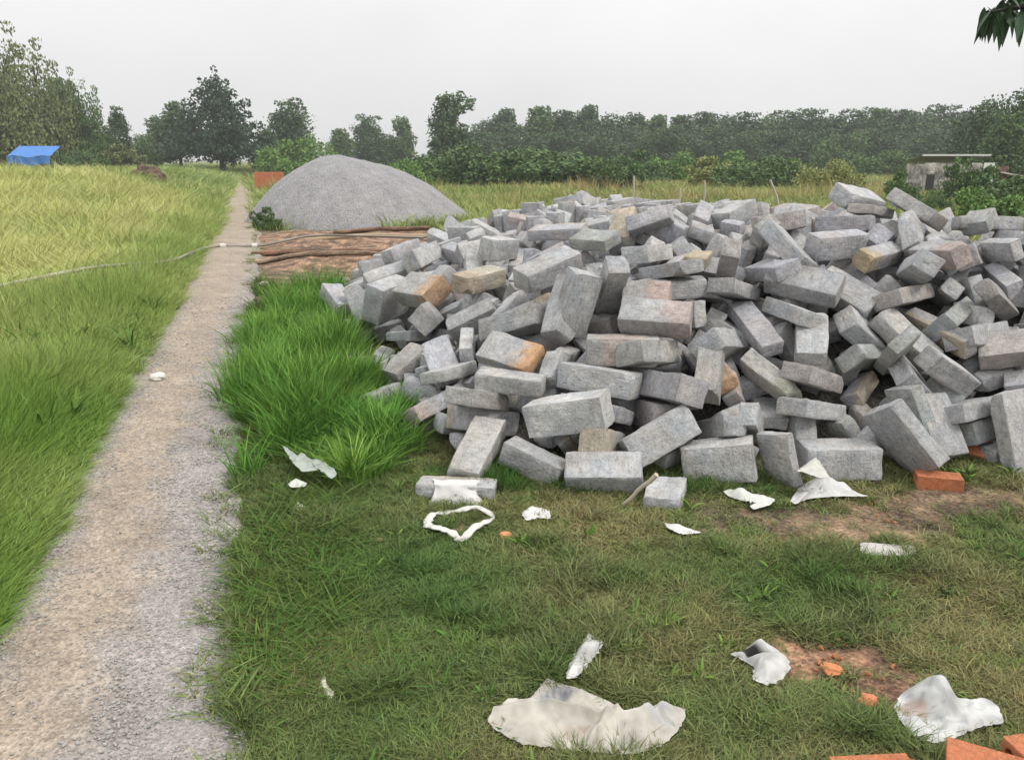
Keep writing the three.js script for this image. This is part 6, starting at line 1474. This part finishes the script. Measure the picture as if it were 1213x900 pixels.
{ // shed among the shrubs
  const d = 33, x = (1132 - 606.5) / 999.5 * d, y = groundH(x, d), g = group('shed', x, y, -d, -0.12); tag(g, 'small grey shed with a sheet roof half hidden by shrubs', 'shed');
  const bx = (n, w, h, t, px, py, pz, m, par = g) => { const o = mesh(n, new THREE.BoxGeometry(w, h, t), m, par); o.position.set(px, py, pz); return o; };
  const wall = plain(C(0.75, 0.73, 0.71), 0.95, { map: grainTex }); const w = bx('wall', 2.1, 1.4, 0.12, -0.05, 0.7, 0, wall); bx('side_wall', 0.12, 1.35, 2, -1.06, 0.68, -1.03, wall); bx('side_wall', 0.12, 1.35, 2, 1.02, 0.68, -1.03, wall);
  bx('doorway_dark', 0.3, 0.95, 0.06, -0.81, -0.22, 0.06, plain(C(0.03, 0.03, 0.03)), w);  // no opening here: near-black box paints the dark inside of a door
  const rg = new THREE.PlaneGeometry(2.5, 2.5, 60, 1), p = rg.attributes.position; for (let i = 0; i < p.count; i++) { const v = p.getY(i) / 2.5; p.setXYZ(i, p.getX(i), 1.56 - v * 0.3 + 0.02 * Math.sin(p.getX(i) * 52), -1.05 - v * 2.3); } rg.computeVertexNormals(); const roof = mesh('roof', rg, plain(C(0.46, 0.45, 0.46), 0.6, { side: THREE.DoubleSide, metalness: 0.2 }), g);
  bx('fascia', 2.52, 0.07, 0.04, 0, 1.69, 0.09, plain(C(0.62, 0.62, 0.62)), g);
  bx('white_panel', 0.5, 0.85, 0.05, 1.3, 0.98, 0.1, plain(C(0.75, 0.75, 0.72))); bx('brick_wall', 0.42, 1.05, 0.12, 1.78, 0.75, 0, plain(C(0.36, 0.21, 0.17), 1, { map: grainTex })); const lt = bx('lean_to_roof', 1.0, 0.05, 1.2, 2.2, 0.95, -0.3, plain(C(0.55, 0.5, 0.47))); lt.rotation.z = -0.18;
  for (const px of [2.0, 2.62]) bx('leg', 0.06, 0.95, 0.06, px, 0.45, 0.2, barkMat);
}
{ // bough of a tree standing just outside the view
  const g = group('overhanging_tree', 5.1, 0.09, -6.4); tag(g, 'leafy bough of a tree reaching in at the top right corner', 'tree');
  mesh('trunk', mergeGeometries([limb([0, -0.25, 0], [-0.15, 1.9, 0], 0.17, 0.12, 8), limb([-0.15, 1.8, 0], [-1.0, 2.55, 0.1], 0.09, 0.05, 6), limb([-1.0, 2.55, 0.1], [-1.72, 2.42, 0.15], 0.045, 0.008, 6), limb([-0.15, 1.9, 0], [0.5, 3.0, -0.5], 0.1, 0.05, 6)]), barkMat, g);
  const blade = (() => { const gg = new THREE.PlaneGeometry(0.055, 0.22, 4, 8), p = gg.attributes.position; for (let i = 0; i < p.count; i++) { const v = p.getY(i) / 0.22 + 0.5, w = Math.sin(Math.PI * Math.pow(v, 0.8)) * 0.95 + 0.04; p.setXYZ(i, p.getX(i) * w, -v * 0.22, Math.abs(p.getX(i)) * 0.35 * w - 0.05 * v * v); } gg.computeVertexNormals(); return gg; })();
  const r = rng(12), geos = []; const add = (x, y, z, n, sp) => { for (let i = 0; i < n; i++) { const q = blade.clone(); const s = 0.8 + 0.5 * r(); q.scale(s, s, s); q.rotateX(-0.3 - r() * 0.9); q.rotateY(r() * TAU); q.translate(x + (r() - 0.5) * sp, y + (r() - 0.5) * sp * 0.6, z + (r() - 0.5) * sp); geos.push(q); } };
  add(-1.7, 2.45, 0.15, 12, 0.08); add(-1.55, 2.5, 0.13, 18, 0.2); add(-1.3, 2.56, 0.1, 34, 0.35); add(-0.95, 2.64, 0.1, 60, 0.6); add(0, 2.8, 0, 260, 1.6); add(0.5, 3.1, -0.5, 300, 1.6);
  mesh('crown', mergeGeometries(geos), plain(C(0.03, 0.075, 0.026), 0.5, { side: THREE.DoubleSide }), g);
}

// ---------------------------------------------------------------- bricks and litter
const brickMat = new THREE.MeshStandardMaterial({ color: C(0.66, 0.23, 0.1), map: blockTex, bumpMap: blockBump, bumpScale: 0.003, roughness: 0.9 });
function hollowBrick(name, x, y, d, ry, label, mat = brickMat, rx = 0, rz = 0, dim = [0.2, 0.1, 0.065]) {
  const [L, W, H] = dim, s = new THREE.Shape(); const a = W / 2 - 0.004, b = H / 2 - 0.004; s.moveTo(-a, -b); s.lineTo(a, -b); s.lineTo(a, b); s.lineTo(-a, b);
  for (const hx of [-W * 0.23, W * 0.23]) { const h = new THREE.Path(); const rr = Math.min(0.017, H * 0.28); h.absarc(hx, 0, rr, 0, TAU, true); s.holes.push(h); }
  const g = new THREE.ExtrudeGeometry(s, { depth: L - 0.008, bevelEnabled: true, bevelThickness: 0.004, bevelSize: 0.004, bevelSegments: 2, curveSegments: 14 }); g.translate(0, 0, -(L - 0.008) / 2).rotateY(Math.PI / 2);
  const u = g.attributes.uv; for (let i = 0; i < u.count; i++) u.setXY(i, u.getX(i) * 3, u.getY(i) * 3);
  const m = mesh(name, g, mat); m.position.set(x, y, -d); m.rotation.set(rx, ry, rz, 'YXZ'); tag(m, label, 'brick'); return m;
}
hollowBrick('hollow_brick', 2.02, 0.033, 3.6, -0.28, 'bright orange hollow brick lying at the foot of the leaning slabs');
[[[1122, 872], [1196, 893], 0.075, 'orange brick lying slantwise in the bottom right corner'], [[1188, 872], [1262, 862], 0.08, 'orange brick cut by the right edge at the bottom corner'], [[982, 896], [1046, 893], 0.065, 'orange brick cut by the bottom edge left of the other corner bricks'], [[1078, 899], [1140, 908], 0.065, 'orange brick mostly below the bottom edge before the dirty sack']].forEach(([a, b, top, label]) => { const A = gp(a[0], a[1], top), B = gp(b[0], b[1], top), yaw = Math.atan2(B[1] - A[1], B[0] - A[0]), L = 0.2, ux = Math.cos(yaw), ud = Math.sin(yaw); hollowBrick('hollow_brick', A[0] + ux * L / 2 + ud * 0.05, top - 0.0325, A[1] + ud * L / 2 - ux * 0.05, yaw, label, brickMat); });
hollowBrick('hollow_brick', 2.42, 0.06, 4.0, 0.9, 'red brick lodged in the hollow between the tall slabs at the right', brickMat, 0.2, 0.5, [0.2, 0.11, 0.1]);

// crumpled sheet: outline given as ground points, closed skin with folds
function crumple(name, outline, o, label, category) {
  let { h = 0.04, seed = 1, rings = 9, n = 64, fold = 0.02, color, print = null, lift = () => 0, thick = 0.0025, rough = 0.55, map = null } = o;
  rings = Math.max(rings, 14); n = Math.max(n, 110);
  const P = outline.map(([x, d]) => new THREE.Vector3(x, 0, -d)); const curve = new THREE.CatmullRomCurve3(P, true, 'catmullrom', 0.2); const rim = curve.getSpacedPoints(n); rim.pop();
  const c = new THREE.Vector3(); rim.forEach(p => c.add(p)); c.divideScalar(n);
  const pos = [], uv = [], col = [], idx = [], cc = [color.r, color.g, color.b];
  const top = (x, z, q, i) => { const u = x - c.x, v = z - c.z; const tri = t => Math.abs(((t % 1) + 1) % 1 - 0.5) * 2 - 0.5; let f = 0; for (let k = 0; k < 7; k++) { const an = seed * 1.3 + k * 2.4, fr = 4.5 * 1.38 ** k, wv = 0.25 * N3(u * 5 + k, v * 5, seed); f += 1.5 ** -k * tri((u * Math.cos(an) + v * Math.sin(an)) * fr + wv + k * 0.37 + seed * 0.21); } f *= fold * 1.1; return Math.max(0.004, h * (1 - q ** 3) * (0.55 + 0.6 * N3(u * 6 + seed, v * 6)) + f * (0.12 + 0.88 * (1 - q ** 3)) + lift(u, v, q)); };
  for (let side = 0; side < 2; side++) for (let k = 0; k <= rings; k++) for (let i = 0; i < n; i++) { const q = k / rings, e = q ** 8, x = lerp(c.x, rim[i].x, q) + e * (0.007 * N3(i * 0.3, seed, 1) + 0.004 * N3(i * 0.9, seed, 2)), z = lerp(c.z, rim[i].z, q) + e * (0.007 * N3(i * 0.3, seed, 5) + 0.004 * N3(i * 0.9, seed, 6)); const t = top(x, z, q, i), y = side === 0 ? t : Math.max(0.001, t - (k === rings ? 0.002 : thick)); pos.push(x - c.x, y, z - c.z); uv.push((x - c.x) * 2 + 0.5, (z - c.z) * 2 + 0.5); let kk = 1 + 0.1 * N3(x * 30, z * 30, seed); let t3 = cc.map(e => e * kk); if (print) t3 = print(x - c.x, z - c.z, t3); col.push(...t3); }
  const id = (s, k, i) => s * (rings + 1) * n + k * n + (i % n);
  for (let s = 0; s < 2; s++) for (let k = 0; k < rings; k++) for (let i = 0; i < n; i++) { const a = id(s, k, i), b = id(s, k, i + 1), e = id(s, k + 1, i), f = id(s, k + 1, i + 1); if (s === 0) idx.push(a, f, e, a, b, f); else idx.push(a, e, f, a, f, b); }
  for (let i = 0; i < n; i++) { const a = id(0, rings, i), b = id(0, rings, i + 1), e = id(1, rings, i), f = id(1, rings, i + 1); idx.push(a, b, f, a, f, e); }
  const g = new THREE.BufferGeometry(); g.setAttribute('position', new THREE.Float32BufferAttribute(pos, 3)); g.setAttribute('uv', new THREE.Float32BufferAttribute(uv, 2)); g.setAttribute('color', new THREE.Float32BufferAttribute(col, 3)); g.setIndex(idx); g.computeVertexNormals();
  const m = mesh(name, g, new THREE.MeshPhysicalMaterial({ vertexColors: true, roughness: rough, side: THREE.DoubleSide, map, specularIntensity: 0.4 })); m.position.set(c.x, groundH(c.x, -c.z) + (o.y || 0.022), c.z); tag(m, label, category); return m;
}
const weave = tileNoise(256, (u, v) => { const s = 0.9 + 0.02 * Math.sin(u * TAU * 64) * Math.sin(v * TAU * 64) + per(u, v, 10, 4, 61) * 0.16; return [s, s, s]; }); weave.colorSpace = THREE.SRGBColorSpace;
const WHITE = C(0.6, 0.595, 0.58);
// measured on the ground: outlines of the sacks (in view coordinates, laid down on the ground)
const lay = (pts, h = 0.03) => pts.map(p => gp(p[0], p[1], h));
{
  const m = crumple('cement_sack', lay([[578, 855], [593, 836], [603, 827], [628, 827], [648, 804], [667, 811], [688, 816], [725, 833], [743, 843], [775, 839], [804, 845], [813, 840], [809, 857], [793, 876], [777, 886], [751, 893], [711, 893], [672, 888], [619, 881], [593, 868]]), { h: 0.025, fold: 0.024, seed: 3, rings: 34, n: 200, color: C(0.57, 0.54, 0.48), map: weave, y: 0.03,
    lift: (u, v, q) => 0.035 * Math.exp(-Math.abs((v - 0.005 + 0.5 * u * u - 0.015 * Math.sin(u * 14)) / 0.02)) * (1 - ss(0.2, 0.3, u)) + 0.018 * Math.exp(-(((u - 0.06 + v * 0.6) / 0.012) ** 2)) - 0.02 * Math.exp(-(((u - 0.19 - v) / 0.015) ** 2)) + 0.03 * ss(0.7, 1, q) * ss(0.02, -0.1, v) * 0,
    print: (u, v, c) => { const a = ss(0.055, 0.035, Math.hypot((u + 0.115) * 0.9 + v * 0.35, (v + 0.075) * 0.7)) * (0.55 + 0.6 * N3(u * 110, v * 40)); let o = mixc(c, [0.24, 0.26, 0.31], clamp(a * 1.2)); const b = ss(0.045, 0.03, Math.hypot((u - 0.2) * 0.9, v * 1.2)) * (0.4 + 0.6 * N3(u * 90, v * 70)); o = mixc(o, [0.42, 0.44, 0.5], clamp(b * 1.0)); const s = ss(0.05, 0.02, Math.hypot((u + 0.03) * 0.8, (v - 0.06) * 1.4)); o = mixc(o, [0.42, 0.32, 0.24], 0.55 * s * (0.7 + 0.6 * N3(u * 40, v * 40))); return mixc(o, [0.3, 0.25, 0.18], 0.5 * clamp(1.6 * fbm(u * 11 + 4, v * 11, 3, 4))); } }, 'large flattened off-white woven sack with faded blue print, nearest the viewer', 'sack');
}
crumple('plastic_strip', lay([[671, 812], [674, 795], [686, 775], [697, 758], [706, 764], [714, 770], [709, 780], [696, 796], [683, 810]], 0.02), { h: 0.03, fold: 0.016, seed: 5, n: 60, color: WHITE, map: weave, y: 0.035 }, 'crumpled white strip lying just above the large flattened sack', 'plastic scrap');
crumple('plastic_scrap', lay([[660, 765], [668, 760], [684, 763], [684, 768], [668, 771]]), { h: 0.01, fold: 0.008, seed: 6, n: 30, rings: 4, color: C(0.45, 0.47, 0.38) }, 'small dull scrap left of the crumpled white strip', 'plastic scrap');
crumple('cement_sack', lay([[866, 773], [880, 770], [895, 761], [918, 769], [932, 777], [937, 790], [928, 802], [911, 810], [892, 803], [893, 788]]), { h: 0.065, fold: 0.03, seed: 9, n: 120, rings: 24, color: WHITE, map: weave, lift: (u, v) => -0.075 * Math.exp(-(((u + 0.005 - v * 0.6) / 0.03) ** 2 + ((v + 0.02) / 0.012) ** 2)), print: (u, v, c) => mixc(c, [0.04, 0.04, 0.04], ss(1.25, 0.75, Math.hypot((u + 0.005 - v * 0.6) / 0.03, (v + 0.02 - u * 0.4) / 0.012))) }, 'white rolled-up sack with a slit painted dark inside, beside the reddish bare soil', 'sack');  // black is no print: shade of the slit painted over its dent
crumple('cement_sack', lay([[1060, 840], [1066, 824], [1080, 814], [1102, 809], [1120, 816], [1140, 829], [1166, 826], [1182, 836], [1190, 855], [1165, 860], [1130, 874], [1104, 880], [1078, 868]]), { h: 0.06, fold: 0.04, seed: 14, n: 96, rings: 14, color: C(0.6, 0.605, 0.595), map: weave, print: (u, v, c) => { const s = ss(0.05, 0.03, Math.hypot((u + 0.09), (v - 0.0) * 1.3)); const g = N3(u * 45, v * 45, 3) > 0.28 ? 0.5 : 0; return mixc(mixc(c, [0.34, 0.36, 0.37], g), [0.42, 0.25, 0.18], 0.8 * s * (0.7 + 0.6 * N3(u * 40, v * 40))); } }, 'crumpled grey-white sack with brown dirt beside the corner bricks', 'sack');
crumple('foam_sheet', lay([[1019, 650], [1022, 645], [1080, 649], [1085, 655], [1076, 661], [1024, 659]], 0.01), { h: 0.022, fold: 0.006, seed: 17, n: 50, rings: 5, color: C(0.48, 0.46, 0.43) }, 'flat whitish strip lying alone on the trodden grass below the orange brick', 'foam sheet');
crumple('plastic_sheet', lay([[937, 590], [950, 572], [962, 566], [972, 562], [985, 570], [1005, 574], [1016, 582], [1030, 585], [990, 585], [958, 588], [943, 594]]), { h: 0.06, fold: 0.04, seed: 21, n: 80, rings: 10, color: C(0.55, 0.55, 0.545) }, 'crumpled white plastic bunched at the foot of the heap left of the orange brick', 'plastic sheet');
crumple('plastic_sheet', lay([[946, 545], [968, 530], [984, 552], [972, 553], [952, 546]], 0.18), { h: 0.04, fold: 0.02, seed: 22, n: 40, rings: 6, color: C(0.5, 0.5, 0.46), y: 0.13 }, 'stiff piece of white plastic sticking up before the long foot block', 'plastic sheet');
crumple('plastic_scrap', lay([[857, 583], [866, 580], [872, 586], [888, 587], [902, 588], [918, 592], [912, 599], [893, 604], [889, 600], [898, 595], [880, 594], [864, 589]]), { h: 0.025, fold: 0.03, seed: 23, n: 60, rings: 6, color: C(0.55, 0.56, 0.52) }, 'torn white plastic scraps in the grass below the thin upright slab', 'plastic scrap');
crumple('plastic_scrap', lay([[787, 622], [805, 625], [830, 633], [808, 635], [792, 628]]), { h: 0.016, fold: 0.014, seed: 24, n: 36, rings: 5, color: WHITE }, 'small pointed white scrap below the lone cube-like block', 'plastic scrap');
crumple('plastic_scrap', lay([[618, 606], [630, 598], [650, 602], [652, 612], [638, 611], [624, 614]]), { h: 0.022, fold: 0.02, seed: 25, n: 36, rings: 5, color: WHITE }, 'little white plastic lump right of the white loop', 'plastic scrap');
{ // looped band of sacking
  const curve = new THREE.CatmullRomCurve3([[506, 622], [513, 612], [524, 606], [545, 605], [566, 606], [584, 611], [576, 619], [561, 628], [546, 636], [534, 630], [520, 628]].map(([u, v], i) => { const [x, d] = gp(u, v, 0.02); return new THREE.Vector3(x, 0.022 + 0.012 * Math.sin(i * 2.1) + groundH(x, d), -d); }), true);
  const pos = [], idx = [], n = 120; for (let i = 0; i < n; i++) { const p = curve.getPoint(i / n), t = curve.getTangent(i / n), s = new THREE.Vector3(-t.z, 0, t.x).normalize(), w = 0.008 + 0.04 * Math.abs(N3(i * 0.07, 2)) + (i > 70 || i < 6 ? 0.008 : 0), hh = 0.004 + 0.014 * Math.abs(N3(i * 0.13, 5)); for (let k = 0; k < 8; k++) { const a = k / 8 * TAU, rr = 1 + 0.3 * N3(i * 0.3, k); pos.push(p.x + s.x * Math.cos(a) * w * rr, p.y + Math.sin(a) * hh * rr, p.z + s.z * Math.cos(a) * w * rr); } }
  for (let i = 0; i < n; i++) for (let k = 0; k < 8; k++) { const a = i * 8 + k, b = i * 8 + (k + 1) % 8, c = ((i + 1) % n) * 8 + k, e = ((i + 1) % n) * 8 + (k + 1) % 8; idx.push(a, b, e, a, e, c); }
  const bg = new THREE.BufferGeometry(); bg.setAttribute('position', new THREE.Float32BufferAttribute(pos, 3)); bg.setIndex(idx); bg.computeVertexNormals(); const m = mesh('plastic_loop', bg, plain(C(0.58, 0.57, 0.53), 0.7, { side: THREE.DoubleSide })); tag(m, 'open loop of twisted white sacking on the grass before the draped block', 'plastic scrap');
}
[[[333, 515], [342, 520], [352, 527], [366, 531], [380, 536], [394, 541], [398, 548], [391, 553], [378, 543], [358, 545], [346, 535]]].forEach(p => crumple('plastic_sheet', lay(p, 0.16), { h: 0.05, fold: 0.05, seed: 31, n: 60, rings: 7, color: C(0.36, 0.4, 0.36), y: 0.1 }, 'ragged greyish plastic caught in the lush grass', 'plastic sheet'));
crumple('plastic_scrap', lay([[341, 572], [350, 566], [363, 571], [360, 575], [345, 576]], 0.06), { h: 0.02, fold: 0.015, seed: 32, n: 30, rings: 4, color: C(0.55, 0.58, 0.52), y: 0.05 }, 'small pale scrap just below the ragged plastic in the lush grass', 'plastic scrap');
crumple('plastic_scrap', lay([[344, 601], [352, 596], [363, 600], [360, 605], [347, 604]], 0.03), { h: 0.02, fold: 0.012, seed: 33, n: 30, rings: 4, color: C(0.62, 0.58, 0.5), y: 0.02 }, 'lower pale scrap on the short grass beside the path', 'plastic scrap');
crumple('plastic_scrap', lay([[379, 806], [384, 800], [388, 812], [396, 820], [392, 826], [383, 818]]), { h: 0.012, fold: 0.012, seed: 34, n: 30, rings: 4, color: C(0.5, 0.52, 0.4) }, 'tiny pale scrap in the foreground grass near the path', 'plastic scrap');
{ // plastic draped over the separate block
  const g = new THREE.PlaneGeometry(0.21, 0.16, 36, 28), p = g.attributes.position;
  for (let i = 0; i < p.count; i++) { const u = p.getX(i), v = p.getY(i), s = 0.05 - v; const rag = (0.045 * N3(u * 15, 4.2) - (u > 0.03 ? 0.03 : 0)) * ss(0.02, 0.12, s); const w = 1 + 0.3 * N3(v * 11, 2.5); p.setXYZ(i, u * w + 0.02 * s, s < 0 ? 0.007 + 0.006 * N3(u * 22, v * 22) : 0.007 - s * 0.72 - rag * 0.5, s < 0 ? s : 0.016 + s * 0.5 + 0.018 * N3(u * 18, v * 13, 5)); } g.computeVertexNormals();
  const m = mesh('plastic_sheet', g, plain(C(0.57, 0.56, 0.55), 0.6, { side: THREE.DoubleSide })); m.position.set(-0.255, 0.078, -3.458); m.rotation.y = -0.05; tag(m, 'white plastic draped over the front of the separate stone block', 'plastic sheet');
}
{ // stick leaning on the low blocks
  const a = gp(735, 601), b = gp(778, 562, 0.2); const m = mesh('wooden_stick', limb([a[0], 0.0, -a[1]], [b[0], 0.2, -b[1]], 0.008, 0.011, 6), plain(C(0.47, 0.42, 0.32), 0.9)); tag(m, 'thin pale wooden stick leaning against the big tilted block', 'stick');
}
{ // brick crumbs and stones
  const crumb = (name, u, v, s, col, label, cat, seed) => { const [x, d] = gp(u, v, s * 0.4); const g = pebbleGeo(seed, 2); const m = mesh(name, g, plain(col, 0.95, {})); m.scale.set(s, s * 0.8, s); m.rotation.y = seed; m.position.set(x, (x > pathL(d) && x < pathR(d) ? 0.012 + 0.0022 * d : groundH(x, d)) + s * 0.4, -d); tag(m, label, cat); };
  crumb('brick_fragment', 598, 633, 0.028, C(0.6, 0.27, 0.12), 'small orange brick crumb on the grass right of the white loop', 'brick fragment', 3);
  crumb('brick_fragment', 448, 641, 0.022, C(0.42, 0.25, 0.15), 'brownish brick crumb in the short grass left of the white loop', 'brick fragment', 4);
  crumb('brick_fragment', 1030, 832, 0.03, C(0.55, 0.2, 0.1), 'flat red brick shard left of the dirty grey-white sack', 'brick fragment', 5);
  crumb('brick_fragment', 985, 795, 0.03, C(0.55, 0.22, 0.1), 'orange brick shard in the reddish bare soil', 'brick fragment', 6);
  crumb('brick_fragment', 962, 640, 0.012, C(0.5, 0.28, 0.18), 'tiny brick crumb on the bare strip before the heap', 'brick fragment', 7);
  crumb('loose_stone', 186, 450, 0.055, C(0.66, 0.64, 0.6), 'single white stone lying on the gravel path', 'stone', 8);
  crumb('loose_stone', 8, 243, 0.35, C(0.07, 0.07, 0.06), 'dark lump in the meadow at the far left edge', 'stone', 9);
  crumb('loose_stone', 405, 333, 0.1, C(0.33, 0.3, 0.26), 'stone at the near foot of the red earth bank', 'stone', 10);
  crumb('loose_stone', 312, 338, 0.09, C(0.36, 0.33, 0.29), 'flat stone between the path and the red earth bank', 'stone', 11);
}
{ const r = rng(91), list = []; for (let i = 0; i < 110; i++) { const k = r(), c = k < 0.45 ? [0.99, 2.2, 0.22, 0.16] : k < 0.75 ? [1.1, 2.04, 0.2, 0.14] : [1.7, 3.3, 0.6, 0.18]; const x = c[0] + (r() + r() - 1) * c[2], d = c[1] + (r() + r() - 1) * c[3], s = 0.003 + 0.01 * r() ** 4, t = 0.5 + 0.5 * r(); list.push([x, groundH(x, d) + s * 0.5, -d, r() * 6.3, s, s, s, C(0.55 * t, 0.21 * t, 0.1 * t), r(), r()]); } const m = instanced('brick_crumbs', pebbleGeo(5, 0), stoneMat, list); tag(m, 'orange brick crumbs scattered over the bare soil', 'brick crumbs'); }
shade(scene);
renderer.render(scene, camera);
